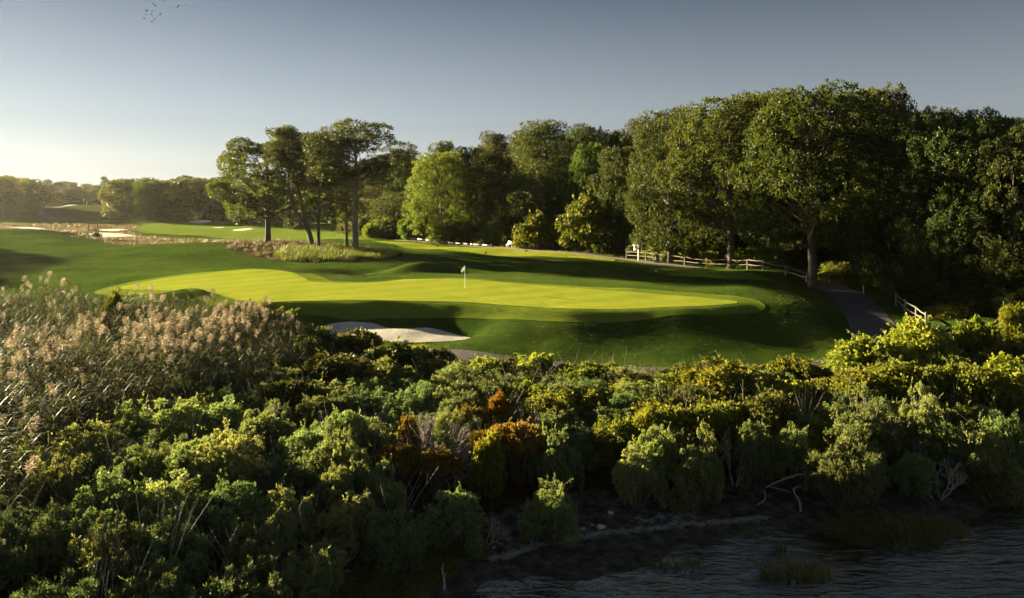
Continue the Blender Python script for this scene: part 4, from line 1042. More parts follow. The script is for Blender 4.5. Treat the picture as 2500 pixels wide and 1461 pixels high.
ORD = ['nearest', 'second', 'third', 'fourth', 'fifth', 'sixth', 'seventh', 'eighth', 'ninth', 'tenth', 'eleventh', 'twelfth', 'thirteenth', 'fourteenth', 'fifteenth', 'sixteenth', 'seventeenth', 'eighteenth', 'nineteenth', 'twentieth']
def label_by(items, marks, noun):
    """name each thing by the landmark nearest to it, the side it stands on and its rank there"""
    buckets = {}
    for o, adj in items:
        x_, y_, z_ = o.location; u, v = CX + F * x_ / y_, PYH + F * (H - z_ - 0.8) / y_
        nm, mx_, my_ = min(marks, key=lambda m_: (m_[1] - u) ** 2 + (1.4 * (m_[2] - v)) ** 2)
        du, dv = u - mx_, v - my_
        side = ('left of' if du < 0 else 'right of') if abs(du) > abs(dv) * 1.3 else ('behind' if dv < 0 else 'in front of')
        buckets.setdefault((nm, side), []).append((du * du + dv * dv, o, adj))
    for (nm, side), lst in buckets.items():
        for k, (_, o, adj) in enumerate(sorted(lst, key=lambda t_: t_[0])):
            o['label'] = '%s %s, %s one %s the %s' % (adj, noun, ORD[min(k, 19)], side, nm)
label_by(UNDER, [('corner of the wood', 930, 570), ('left end of the board rail', 1010, 575), ('right end of the board rail', 1200, 590), ('white bench', 1247, 590), ('bright bush by the bench', 1310, 580), ('hole sign', 1559, 610), ('straight oak trunk', 1798, 640), ('thick oak trunk', 1978, 670), ('white stake', 2108, 690), ('near rail fence', 2220, 740), ('right edge of the view', 2480, 760), ('barrel', 1603, 630)], 'undergrowth shrub')
label_by(FILL, [('dead grey shrub', 1065, 1060), ('brightest yellow-green dome', 575, 1110), ('red and orange shrub', 1225, 985), ('flat-topped sunlit shrub', 2110, 1000), ('big vine mound', 1780, 930), ('low end of the bunker', 1000, 850), ('pale stones on the sand', 1450, 1290), ('driftwood stump', 1945, 1220),
    ('large sage-green dome', 250, 1200), ('bottom left corner', 20, 1440), ('highest vine mound', 2240, 830), ('dark hollow below the bunker', 830, 930), ('speckled dome on the bank', 850, 1260), ('tall sage shrub by the rusty ones', 1362, 1110), ('dark shrub above the right shore', 2390, 1080), ('dip of the ridge', 1580, 940), ('small pale stump', 1082, 1400), ('sunlit upright shrub', 1850, 1080)], 'shrub')

# ------------------------------------------------------------------ dead shrub, driftwood
def dead_shrub(x, y, w, h, seed, label, stems=7, depth=5, mat='dead_twig', name='dead_shrub', flat=0.35):
    rs = np.random.RandomState(seed); mb = MB()
    def grow(p, d, ln, r, lev):
        e = p + d * ln
        mid = (p + e) / 2 + rs.randn(3) * ln * 0.10
        mb.tube(np.array([p, mid, e]), np.array([r, r * 0.85, r * 0.66]), 4 if lev > 2 else 3, False)
        if lev == 0: return
        for _ in range(3 if rs.rand() < 0.45 else 2):
            nd = unit(d + rs.randn(3) * 0.42 + np.array([0, 0, flat * 0.25]))
            grow(e, nd, ln * rs.uniform(0.62, 0.86), r * 0.66, lev - 1)
    for k in range(stems):
        a = k * 2.399 + rs.randn() * 0.3
        grow(np.array([0.12 * math.cos(a), 0.12 * math.sin(a), -0.1]), unit(np.array([math.cos(a) * 0.8, math.sin(a) * 0.8, 0.55 + 0.5 * rs.rand()])), 0.62, 0.042, depth)
    V = np.concatenate(mb.v); s = np.array([w / (np.ptp(V[:, 0]) + 1e-6), w / (np.ptp(V[:, 1]) + 1e-6), h / V[:, 2].max()])
    mb.v = [v_ * s for v_ in mb.v]
    o = mb.build(name, MATS[mat], loc=(x, y, gz(x, y)))
    return tag(o, label, 'dead shrub')
def dead_xy(px, top, h):
    Y = 30.0
    for _ in range(14):
        Y = 0.5 * Y + 0.5 * (H - gz((px - CX) / F * Y, Y) - h) * F / (top - PYH)
    return (px - CX) / F * Y, Y
def dead_px(px, top, wpx, h, seed, label, **kw):
    Y = 30.0
    for _ in range(14):
        Y = 0.5 * Y + 0.5 * (H - gz((px - CX) / F * Y, Y) - h) * F / (top - PYH)
    return dead_shrub((px - CX) / F * Y, Y, wpx / F * Y, h, seed, label, **kw)
dead_px(1065, 988, 200, 2.7, 1, 'bare grey dead shrub with fine fanning twigs among the rusty shrubs', stems=9)
dead_px(1110, 1075, 110, 1.8, 2, 'pale crooked bare stems in front of the dead grey shrub', stems=6, depth=4)
dead_px(2215, 1045, 110, 1.7, 3, 'grey bare shrub below the flat-topped sunlit shrub', stems=7, depth=4)
dead_px(2290, 1120, 130, 1.5, 4, 'bare branching shrub leaning over the right shore', stems=6, depth=4)
dead_px(1795, 1045, 80, 2.2, 5, 'thin bare shrub amid the sunlit shrubs of the right thicket', stems=6, depth=4)
dead_px(505, 1085, 100, 2.0, 6, 'bare brown twigs beside the brightest yellow-green dome', stems=7, mat='twig', depth=4)
dead_px(540, 1310, 150, 1.2, 7, 'tangle of bare twigs in the lower left thicket', stems=7, depth=4)
dead_px(1180, 1260, 120, 1.0, 8, 'bare tangled twigs on the bank above the mud', stems=6, depth=4)
dead_px(1290, 985, 110, 2.0, 9, 'grey twigs right of the red and orange shrub', stems=7, depth=4)
dead_px(720, 1390, 120, 1.2, 10, 'pale bare twigs at the bottom edge', stems=6, depth=4)

def wood_curve(pts, r0, r1, label, name='driftwood_branch', forks=()):
    mb = MB(); c = spline(pts, 6, False)
    mb.tube(c, np.linspace(r0, r1, len(c)), 6)
    for f_ in forks:
        cc = spline(f_, 5, False); mb.tube(cc, np.linspace(r0 * 0.6, r1, len(cc)), 5)
    o = mb.build(name, MATS['driftwood'], smooth=True)
    return tag(o, label, 'driftwood')
wood_curve([P(1870,1190,27.6), P(1915,1170,27.2), P(1960,1158,27), P(1985,1170,26.8), P(2005,1197,26.7)], 0.045, 0.018, 'long arched bare branch over the right shore', forks=[[P(1875,1188,27.6), P(1905,1195,27.3), P(1930,1203,27.2)]])
wood_curve([P(1955,1250,26.4), P(1952,1225,26.5), P(1940,1205,26.6), P(1935,1192,26.7)], 0.05, 0.02, 'upright crooked driftwood stump on the right shore', forks=[[P(1938,1198,26.6), P(1945,1188,26.6), P(1955,1190,26.6)]])
wood_curve([P(1850,1232,26.6), P(1866,1222,26.5), P(1868,1205,26.6), P(1860,1190,27)], 0.03, 0.012, 'thin hanging branch left of the driftwood stump')
wood_curve([P(1230,1268,26.0), P(1255,1253,26.1), P(1280,1247,26.2)], 0.07, 0.04, 'thick weathered log end on the bank')
wood_curve([P(1150,1275,25.6), P(1165,1290,25.3), P(1200,1293,25.2), P(1205,1275,25.4)], 0.035, 0.02, 'curled grey branch on the bank', forks=[[P(1165,1290,25.3), P(1190,1280,25.3), P(1215,1262,25.4)]])
wood_curve([P(1085,1440,21.2), P(1084,1415,21.3), P(1080,1392,21.4), P(1082,1375,21.5)], 0.05, 0.015, 'small pale stump on the marsh grass bank', forks=[[P(1083,1410,21.3), P(1090,1398,21.3)]])

# stones at the water edge
rs = np.random.RandomState(9)
def stone(x, y, s, label):
    n_ = 10; prof = []
    mb = MB(); th = np.linspace(0, math.pi, 7)
    mb.lathe(np.stack([np.maximum(np.sin(th), 0.001), -np.cos(th)], -1), n_)
    V = mb.v[0]; V = V * (1 + 0.22 * np.sin(V[:, :1] * 3 + s * 50) * np.cos(V[:, 1:2] * 4 + s * 31)) * np.array([s, s * 0.75, s * 0.5]); mb.v[0] = V
    tag(mb.build('stone', MATS['stone'], loc=(x, y, gz(x, y) + s * 0.15), rot=(0, 0, s * 40), smooth=True), label, 'stone', 'stones on the wet sand')
for px, Y, s, lb in [(1466,25.0,0.17,'largest pale stone on the wet sand'), (1423,24.9,0.10,'small pale stone left of the largest'), (1490,26.0,0.13,'flat stone behind the largest on the wet sand'), (1380,25.3,0.06,'tiny stone farthest left on the wet sand'), (1205,23.6,0.06,'tiny white stone at the tip of the marsh grass bank'), (1445,25.2,0.06,'tiny stone between the pale ones')]:
    stone((px - CX) / F * Y, Y, s, lb)

# ------------------------------------------------------------------ grasses
def blades(rs, n_, h, spread, w, lean=0.35, droop=0.3, wind=(0.25, -0.05)):
    """arching grass blades, returns V (n*5), quads, tris, v"""
    a = rs.rand(n_) * 6.283; r_ = spread * np.sqrt(rs.rand(n_))
    b = np.stack([r_ * np.cos(a), r_ * np.sin(a), np.zeros(n_) - 0.02], -1)
    hh_ = h * (0.55 + 0.55 * rs.rand(n_))
    ln = np.stack([np.cos(a) * lean * r_ / (spread + 1e-6) + rs.randn(n_) * 0.15 + wind[0], np.sin(a) * lean * r_ / (spread + 1e-6) + rs.randn(n_) * 0.15 + wind[1], np.ones(n_)], -1)
    m_ = b + ln * (hh_ * 0.55)[:, None]
    t = m_ + (ln * np.array([1 + droop * 3, 1 + droop * 3, 1 - droop])) * (hh_ * 0.45)[:, None]
    ang = rs.rand(n_) * 6.283; wd = np.stack([np.cos(ang), np.sin(ang), np.zeros(n_)], -1) * (w * (0.6 + 0.6 * rs.rand(n_)) / 2)[:, None]
    V = np.stack([b - wd, b + wd, m_ + wd * 0.8, m_ - wd * 0.8, t], 1).reshape(-1, 3)
    k = np.arange(n_)[:, None] * 5
    return V, k + np.array([[0, 1, 2, 3]]), k + np.array([[3, 2, 4]]), np.repeat(rs.rand(n_), 5)
def tuft_field(name, pts, mat, label, seed, nb, h, spread, w, kind='stuff', **kw):
    rs = np.random.RandomState(seed); Vs, Q, T, A = [], [], [], []; off = 0
    zz = hgt(np.array([p[0] for p in pts]), np.array([p[1] for p in pts]))
    for (p, z_) in zip(pts, zz):
        s = p[2] if len(p) > 2 else 1.0
        V, q_, t_, v_ = blades(rs, nb, h * s, spread * s, w, **kw)
        Vs.append(V + np.array([p[0], p[1], z_])); Q.append(q_ + off); T.append(t_ + off); A.append(np.clip(v_ * 0.6 + rs.rand() * 0.4, 0, 1)); off += len(V)
    me = mesh_np(name, np.concatenate(Vs), [np.concatenate(Q), np.concatenate(T)], attr=np.concatenate(A))
    return tag(link(name, me, MATS[mat]), label, kind=kind)
def scatter(poly, n_, seed, inset=0.0, smin=0.7, smax=1.3):
    rs = np.random.RandomState(seed); poly = np.asarray(poly); lo, hi = poly.min(0), poly.max(0); out_ = []
    while len(out_) < n_:
        q_ = lo + (hi - lo) * rs.rand(n_, 2); ok = sdf(poly, q_[:, 0], q_[:, 1]) > inset
        out_ += [(a, b, rs.uniform(smin, smax)) for a, b in q_[ok]]
    return out_[:n_]
def clear(pts, ds):
    a = np.array(pts); ok = np.ones(len(a), bool)
    for d_ in ds: ok &= sdfc(d_, a[:, 0], a[:, 1]) < 0.3
    return [tuple(p) for p in a[ok]]
tuft_field('tall_grass', clear(scatter(KNOLL, 550, 1), [TEE_A]), 'dry_grass', 'tall golden grass round the feet of the lone pines', 1, 22, 0.55, 0.35, 0.035)
tuft_field('tall_grass', clear(scatter(spline(px2([(690,612,101),(800,608,102),(965,612,99),(960,622,94),(860,628,91),(700,626,93)])), 300, 2), []), 'green_grass', 'clumps of pale green tall grass in front of the lone pines', 2, 30, 0.95, 0.5, 0.05)
tuft_field('dry_grass', clear(scatter(WASTE, 1900, 3, smin=0.6, smax=1.4), FB + [FAIR]), 'dry_grass', 'dry tawny grass of the waste ground', 3, 12, 0.55, 0.6, 0.06)
tuft_field('dry_grass', scatter(spline(px2([(980,586,133),(1100,588,126),(1250,600,116),(1400,614,105),(1520,626,98),(1500,632,95.5),(1380,619,101),(1240,606,109.5),(1100,594,119.5),(980,590,128)])), 500, 4), 'dry_grass', 'strip of orange dry grass along the wood edge', 4, 14, 0.22, 0.4, 0.03)
tuft_field('ridge_grass', scatter([(-4,36),(-2,41),(6,39.5),(13,39.6),(19,40),(16,34),(6,33),(0,33.5)], 260, 5), 'green_grass', 'long grasses rising among the bushes of the ridge', 5, 14, 1.7, 0.35, 0.028, lean=0.6)
tuft_field('hollow_grass', scatter([(-9,36.5),(-2,36),(4,35),(5,38),(-2,40.5),(-8,41)], 260, 6), 'reed_leaf', 'grey-green grasses in the dark hollow', 6, 16, 1.3, 0.35, 0.03, lean=0.5)
tuft_field('path_verge', scatter([(-12,44.5),(-4,43),(4,40.8),(12,40.2),(19,41.6),(24,46),(23.4,46.4),(18,42.4),(12,41),(5,41.2),(-3,43.9),(-11,45.6)], 300, 7), 'dry_grass', 'yellow grasses fringing the near side of the path', 7, 14, 0.6, 0.3, 0.025)
tuft_field('marsh_bank_grass', scatter([(-6.5,17),(-3.4,19.4),(-2.0,21.8),(-0.8,23.6),(-2.2,24.6),(-4.5,22.5),(-7.5,19)], 420, 8), 'marsh_grass', 'low brown-green marsh grass on the bank at the lower edge', 8, 20, 0.40, 0.25, 0.02, wind=(0.5, -0.2))
rough_pts = clear(scatter([(-36,57),(-34,53.5),(-22,51.5),(-14,49.8),(-8,48),(-2,46.2),(6,44.4),(13,44.2),(18,45.5),(21.6,48.6),(22.6,53.5),(24,58),(25,64),(20,70),(5,76),(-8,80),(-20,86),(-30,80),(-38,68)], 14000, 14, smin=0.6, smax=1.3), [GREEN, BUNKER, BUNKER2, TEE_B])
tuft_field('rough_grass', rough_pts, 'turf_blade', 'longer rough grass on the banks round the green', 14, 6, 0.080, 0.22, 0.018, lean=0.5)
tuft_field('thicket_grass', scatter(BUSHZONE, 330, 15, 0.3, 0.7, 1.35), 'reed_leaf', 'grasses and sedges pushing up between the shrubs', 15, 12, 1.35, 0.30, 0.022, lean=0.6)
def twig_field():
    rs = np.random.RandomState(19); mb = MB()
    for x_, y_, sc in scatter(BUSHZONE, 230, 16, 0.2, 0.7, 1.25):
        z_ = gz(x_, y_)
        for k in range(6):
            a = rs.rand() * 6.283; ln = (1.2 + 1.0 * rs.rand()) * sc; sp = 0.25 + 0.5 * rs.rand()
            p = np.array([x_, y_, z_]); q_ = p + np.array([math.cos(a) * sp * ln * 0.5, math.sin(a) * sp * ln * 0.5, ln * 0.55]); e_ = p + np.array([math.cos(a) * sp * ln, math.sin(a) * sp * ln, ln]) + rs.randn(3) * 0.12
            mb.tube(np.array([p, q_, e_]), [0.012, 0.009, 0.003], 3, False)
            f_ = q_ + (e_ - q_) * 0.4; mb.tube(np.array([f_, f_ + rs.randn(3) * 0.12 + np.array([0, 0, 0.3])]), [0.006, 0.002], 3, False)
    tag(mb.build('thicket_twigs', MATS['dead_twig']), 'bare grey twigs sticking out of the thicket', kind='stuff')
twig_field()
# marsh grass clumps in the water
def clump(px, py, wpx, dpt, h, label, seed, n_=260):
    Y = H * F / (py - PYH); X_ = (px - CX) / F * Y; w = wpx / F * Y
    rs = np.random.RandomState(seed); e = []
    V, q_, t_, v_ = blades(rs, n_, h, 1.0, 0.022, lean=0.25, droop=0.35, wind=(-0.35, 0.05))
    base = np.repeat(V.reshape(-1, 5, 3)[:, :2].mean(1), 5, 0)
    V = V - base * np.array([1, 1, 0]) + base * np.array([w / 2, dpt / 2, 0])
    me = mesh_np('marsh_grass', V, [q_, t_], attr=v_)
    return tag(link('marsh_grass', me, MATS['marsh_grass'], loc=(X_, Y, max(gz(X_, Y), -0.12))), label, 'marsh grass', 'marsh grass clumps standing in the water')
clump(1945, 1405, 170, 0.9, 0.75, 'wide marsh grass clump in the water nearest the bottom edge', 1, 420)
clump(2170, 1315, 270, 1.6, 0.95, 'largest spread of marsh grass along the right shore', 2, 800)
clump(2300, 1300, 130, 1.0, 0.8, 'marsh grass right of the largest spread', 3, 260)
clump(1650, 1385, 150, 0.6, 0.42, 'sparse marsh grass on the mud in the middle of the shallows', 4, 170)
clump(1905, 1345, 30, 0.3, 0.5, 'small lone tuft behind the wide clump', 5, 50)
clump(1835, 1305, 25, 0.3, 0.35, 'tiny tuft on the mud left of the large spread', 6, 30)
clump(2450, 1225, 130, 1.0, 1.3, 'tall marsh grass at the right edge', 7, 320)
clump(1905, 1290, 24, 0.3, 0.4, 'tiny tuft beside the driftwood stump', 8, 30)
tuft_field('shore_grass', scatter([(14,27.2),(24,28.6),(30,30),(30,32),(22,30.8),(14,29)], 260, 12), 'marsh_grass', 'dark matted grass on the right bank', 12, 18, 0.55, 0.35, 0.022, wind=(0.6, -0.3))

# ------------------------------------------------------------------ reeds
def reed_parts(seed):
    rs = np.random.RandomState(seed); h = 2.45 + 0.5 * rs.rand()
    bend = rs.randn(2) * 0.12 + np.array([0.12, -0.03])
    mb = MB(); t = np.linspace(0, 1, 5)
    c = np.stack([bend[0] * t ** 2 * 2, bend[1] * t ** 2 * 2, -0.1 + h * t], -1)
    mb.tube(c, np.linspace(0.013, 0.006, 5), 3, False)
    V = [np.concatenate(mb.v)]; Q = [np.concatenate(mb.q)]; T = []; A = [np.full(len(V[0]), 0.7)]; off = len(V[0])
    for k in range(12):
        u = 0.15 + 0.78 * (k + rs.rand() * 0.5) / 12; b = np.array([np.interp(u, t, c[:, 0]), np.interp(u, t, c[:, 1]), h * u])
        a = k * 2.6 + rs.randn() * 0.5; ln = 0.50 + 0.34 * rs.rand(); d = np.array([math.cos(a), math.sin(a), 0]); side = np.array([-d[1], d[0], 0]) * 0.024
        pts = [b, b + d * ln * 0.35 + np.array([0, 0, ln * 0.42]), b + d * ln * 0.8 + np.array([0, 0, ln * 0.42]), b + d * ln * 1.15 + np.array([0, 0, ln * (0.05 + 0.25 * rs.rand())])]
        vv = [pts[0] - side * 0.6, pts[0] + side * 0.6, pts[1] + side, pts[1] - side, pts[2] + side * 0.8, pts[2] - side * 0.8, pts[3]]
        V.append(np.array(vv)); Q.append(np.array([[0, 1, 2, 3], [3, 2, 4, 5]]) + off); T.append(np.array([[5, 4, 6]]) + off); A.append(np.full(7, rs.rand())); off += 7
    stem = (np.concatenate(V), np.concatenate(Q), np.concatenate(T), np.concatenate(A))
    top = c[-1]; n_ = 115; u = rs.rand(n_) ** 0.8
    side = unit(np.array([0.8, -0.2, 0]) + rs.randn(3) * 0.35 * np.array([1, 1, 0]))
    axis_ = top + np.stack([side[0] * 0.10 * u ** 2, side[1] * 0.10 * u ** 2, 0.44 * u - 0.06], -1)
    rad = 0.088 * np.sin(np.pi * np.clip(0.18 + 0.72 * (1 - u), 0, 1))
    a = rs.rand(n_) * 6.283
    dirs = unit(np.stack([np.cos(a), np.sin(a), 0.7 + 0.3 * rs.randn(n_)], -1) + side * 0.45)
    pos = axis_; L_ = rad * 1.6 + 0.05; w = unit(np.cross(dirs, rs.randn(n_, 3)))
    W_ = np.full(n_, 0.024)
    VV = np.empty((n_, 4, 3)); VV[:, 0] = pos; VV[:, 1] = pos + dirs * (L_ * 0.6)[:, None] + w * (W_ * 0.5)[:, None]; VV[:, 2] = pos + dirs * L_[:, None] - np.array([0, 0, 0.03]); VV[:, 3] = pos + dirs * (L_ * 0.6)[:, None] - w * (W_ * 0.5)[:, None]
    plume = (VV.reshape(-1, 3), np.arange(n_ * 4).reshape(-1, 4), np.repeat(rs.rand(n_), 4))
    return stem, plume, h
RP = [reed_parts(200 + k) for k in range(10)]
RM = []
for s_, p_, h_ in RP:
    a = mesh_np('reed', s_[0], [s_[1], s_[2]], attr=s_[3]); a.materials.append(MATS['reed_leaf'])
    b = mesh_np('plume', p_[0], [p_[1]], attr=p_[2]); b.materials.append(MATS['plume'])
    RM.append((a, b, h_))
REEDS = [P(-60,690,56)[:2], P(120,700,55)[:2], P(300,720,53)[:2], P(480,735,51)[:2], P(600,755,49)[:2], P(740,800,46)[:2], (-12.0,42.5), (-11.4,38.5), (-12.5,35), (-15.5,33), (-16.6,29), (-16.2,25), (-14.5,21.5), (-13.8,17), (-18,14), (-30,20), (-44,40), (-44,56)]
REEDS = np.array(REEDS)
rs = np.random.RandomState(3)
pts = []
lo, hi = REEDS.min(0), REEDS.max(0)
while len(pts) < 2800:
    q_ = lo + (hi - lo) * rs.rand(2); d_ = sdf(REEDS, q_[:1], q_[1:])[0]
    if d_ < 0: continue
    if abs(q_[0] / q_[1]) > 0.80: continue
    pts.append((q_[0], q_[1], d_))
pts = np.array(pts)
# clumped plume heads: density field
dens = vnoise(pts[:, 0], pts[:, 1], 4.0, 21) + 0.6 * vnoise(pts[:, 0], pts[:, 1], 1.5, 22)
zz = hgt(pts[:, 0], pts[:, 1])
inview = np.abs(pts[:, 0] / pts[:, 1]) < 0.70
score = dens + np.where(pts[:, 1] > 33, 0.25, -0.15) + rs.rand(len(pts)) * 0.5 + np.where(inview, 0, -9)
order = np.argsort(-score)
pl_idx = order[:300]; rest = order[300:]
near_cut = 30.0
for k in pl_idx:
    a, b, h_ = RM[rs.randint(10)]
    x_, y_ = pts[k, 0], pts[k, 1]; s = rs.uniform(0.82, 1.16)
    o = link('reed', a, loc=(x_, y_, zz[k]), rot=(rs.randn() * 0.05, rs.randn() * 0.05 + 0.04, rs.randn() * 0.6)); o.scale = (s * 1.15, s * 1.15, s)
    u_ = CX + F * x_ / y_
    lb = 'tan-plumed reed, %s of the bed, %s' % ('back rows' if y_ > 47 else 'upper middle rows' if y_ > 42 else 'lower middle rows' if y_ > 37 else 'front rows',
         'at the left edge' if u_ < 120 else 'left of the small yellow bush' if u_ < 268 else 'right of the small yellow bush' if u_ < 420 else 'below the left tip of the green' if u_ < 560 else 'beside the dark bushes')
    tag(o, lb, 'reed', lb)
    link('plume', b, parent=o)
Vs, Q, T, A, PV, PQ, PA = [], [], [], [], [], [], []; off = 0; poff = 0
for k in rest:
    j_ = rs.randint(10); s_, p_, h_ = RP[j_]
    a = rs.rand() * 6.283; ca, sa = math.cos(a), math.sin(a); s = rs.uniform(0.72, 1.02); lx, ly = rs.randn(2) * 0.05
    M = np.array([[ca, -sa, lx], [sa, ca, ly], [0, 0, 1]])
    tr_ = np.array([pts[k, 0], pts[k, 1], zz[k]])
    Vs.append((s_[0] * s) @ M.T + tr_); Q.append(s_[1] + off); T.append(s_[2] + off); A.append(np.clip(s_[3] + rs.randn() * 0.1, 0, 1)); off += len(s_[0])
    if rs.rand() < 0.07:
        PV.append((p_[0] * s) @ M.T + tr_); PQ.append(p_[1] + poff); PA.append(p_[2]); poff += len(p_[0])
rb = link('reed_bed', None)
tag(rb, 'dense bed of grey-green reeds filling the left foreground', kind='stuff')
link('leaves', mesh_np('leaves', np.concatenate(Vs), [np.concatenate(Q), np.concatenate(T)], attr=np.concatenate(A)), MATS['reed_leaf'], rb)['kind'] = 'stuff'
link('plumes', mesh_np('plumes', np.concatenate(PV), [np.concatenate(PQ)], attr=np.concatenate(PA)), MATS['plume'], rb)['kind'] = 'stuff'

# ------------------------------------------------------------------ fences
def rail_fence(name, label, tops, nrails=2, ph=1.08, post=0.13, rail=0.085, mat='rail_wood', seed=1, cat='fence', levels=(0.45, 0.88), post_mat=None):
    rs = np.random.RandomState(seed)
    base = [(x_, y_, gz(x_, y_)) for x_, y_ in tops]
    e = link(name, None, loc=base[0]); tag(e, label, cat)
    o0 = np.array(base[0]); pts_ = np.array(base) - o0
    for k, p in enumerate(pts_):
        d = pts_[min(k + 1, len(pts_) - 1)] - pts_[max(k - 1, 0)]; a = math.atan2(d[1], d[0])
        mb = MB(); hh_ = ph * rs.uniform(0.96, 1.06); w = post * rs.uniform(0.9, 1.1)
        c = np.array([[0, 0, -0.3], [0, 0, hh_ - 0.03], [0, 0, hh_]])
        mb.tube(c, [w * 0.62, w * 0.6, w * 0.5], 8)
        mb.build('post', MATS[post_mat or mat], e, loc=tuple(p), rot=(rs.randn() * 0.025, rs.randn() * 0.025, a))
    for k in range(len(pts_) - 1):
        for lv in levels[:nrails]:
            a, b = pts_[k].copy(), pts_[k + 1].copy()
            a[2] += ph * lv + rs.randn() * 0.03; b[2] += ph * lv + rs.randn() * 0.03
            dd = (b - a); m_ = (a + b) / 2 + np.array([rs.randn() * 0.02, rs.randn() * 0.02, rs.randn() * 0.03 - 0.01])
            c = np.array([a - dd * 0.02, a + dd * 0.08, m_, b - dd * 0.08, b + dd * 0.02]) - a
            mb = MB(); mb.tube(c, np.array([0.5, 0.95, 1.0, 0.95, 0.5]) * rail * 0.62, 6)
            mb.build('rail', MATS[mat], e, loc=tuple(a))
    return e
rail_fence('rail_fence', 'long weathered two-rail fence behind the tee, from the sign to the thick oak trunk',
           [(lambda Y, px: ((px - CX) / F * Y, Y))(Y, px) for px, Y in [(1529,94.5),(1577,91.8),(1623,89.2),(1672,86.6),(1725,84.2),(1778,82.0),(1825,80.0),(1862,78.2),(1918,76.0),(1970,74.2)]], ph=1.1, seed=2)
rail_fence('rail_fence', 'short grey two-rail fence beside the cart path at the right',
           [((px - CX) / F * Y, Y) for px, Y in [(2188,62.4),(2210,59.8),(2237,57.2),(2261,54.6)]], ph=1.15, seed=3, post=0.14, mat='grey_rail')
# low board rail along the long tee
def board_rail():
    ks = [(1003,128.2),(1021,126.6),(1041,124.9),(1059,123.4),(1077,121.9),(1096,120.3),(1114,118.9),(1132,117.5),(1150,116.2),(1158,115.6),(1179,114.0),(1200,112.4)]
    base = [((px - CX) / F * Y, Y) for px, Y in ks]; base = [(a, b, gz(a, b)) for a, b in base]
    e = link('board_rail', None, loc=base[0]); tag(e, 'low pale board rail on short posts along the back of the long tee', 'rail')
    o0 = np.array(base[0])
    for k, p in enumerate(base):
        MB_ = MB(); MB_.box((0, 0, 0.16), (0.16, 0.16, 0.72)); MB_.build('post', MATS['rail_wood'], e, loc=tuple(np.array(p) - o0), rot=(0, 0, -0.6))
        if k + 1 < len(base):
            a, b = np.array(p) - o0, np.array(base[k + 1]) - o0; d = b - a; L_ = np.linalg.norm(d)
            mb = MB(); mb.box((L_ / 2, 0, 0), (L_ * 1.0, 0.06, 0.17))
            mb.build('board', MATS['board_wood'], e, loc=tuple(a + np.array([-0.07, -0.12, 0.34])), rot=(0, -math.atan2(d[2], math.hypot(d[0], d[1])), math.atan2(d[1], d[0])))
board_rail()

# ------------------------------------------------------------------ golf furniture
def flagstick(px, py, Y, h, label, fl=0.5):
    X_ = (px - CX) / F * Y; z_ = gz(X_, Y) + 0.03
    e = link('flagstick', None, loc=(X_, Y, z_)); tag(e, label, 'flag')
    mb = MB(); mb.tube(np.array([[0, 0, -0.1], [0, 0, h * 0.5], [0, 0, h]]), [0.022, 0.02, 0.016], 8); mb.build('pole', MATS['white_paint'], e)
    # drooping flag, cloth hanging in folds towards the left
    nu, nv = 9, 7; V = []
    for u in range(nu):
        for v in range(nv):
            s, t = u / (nu - 1), v / (nv - 1)
            top = np.array([-0.02 - fl * 0.62 * s, 0.05 * math.sin(s * 9), h - 0.02 - 0.80 * fl * s])
            bot = np.array([-0.02 - fl * 0.50 * s * (1 - 0.05 * s), 0.07 * math.sin(s * 9 + 1), h - 0.40 - 0.46 * fl * s ** 0.8])
            V.append(top * (1 - t) + bot * t + np.array([0, 0.03 * math.sin(t * 6 + s * 5), 0]))
    V = np.array(V); i_ = np.arange(nu - 1)[:, None] * nv; j_ = np.arange(nv - 1)[None, :]
    q_ = np.stack([i_ + j_, i_ + j_ + 1, i_ + nv + j_ + 1, i_ + nv + j_], -1).reshape(-1, 4)
    o = link('flag', mesh_np('flag', V, [q_], smooth=True), MATS['flag_cloth'], e)
    sd = o.modifiers.new('thickness', 'SOLIDIFY'); sd.thickness = 0.004
    mb = MB(); mb.lathe([(0.054, 0.0), (0.056, 0.004), (0.050, 0.004), (0.050, -0.08)], 16); mb.build('cup', MATS['white_paint'], e)
    return e
flagstick(1135, 707, 63.0, 1.95, 'white flag on a white pole on the sunlit green')
flagstick(205, 497, 352, 2.4, 'tiny white far flag on the hill by the curling path', 0.6)

def hole_sign():
    Y = 90.5; X_ = (1559 - CX) / F * Y
    e = link('hole_sign', None, loc=(X_, Y, gz(X_, Y)), rot=(0, 0, R(-52))); tag(e, 'white wooden sign post with a hanging panel at the start of the rail fence', 'sign')
    mb = MB(); mb.box((0, 0, 1.1), (0.13, 0.13, 2.5)); mb.box((0, 0, 2.37), (0.17, 0.17, 0.05)); mb.build('post', MATS['white_paint'], e)
    mb = MB(); mb.box((-0.30, 0, 1.96), (1.20, 0.10, 0.09)); mb.build('crossbar', MATS['white_paint'], e)
    mb = MB(); mb.tube(np.array([[-0.70, 0, 2.02], [-0.05, 0, 2.26]]), 0.035, 4); mb.build('brace', MATS['white_paint'], e)
    mb = MB(); mb.box((-0.48, 0, 1.58), (0.66, 0.04, 0.52)); mb.build('panel', MATS['white_paint'], e)
    for dx in (-0.72, -0.24):
        mb = MB(); mb.tube(np.array([[dx, 0, 1.92], [dx, 0, 1.82]]), 0.008, 5); mb.build('hook', MATS['iron'], e)
hole_sign()

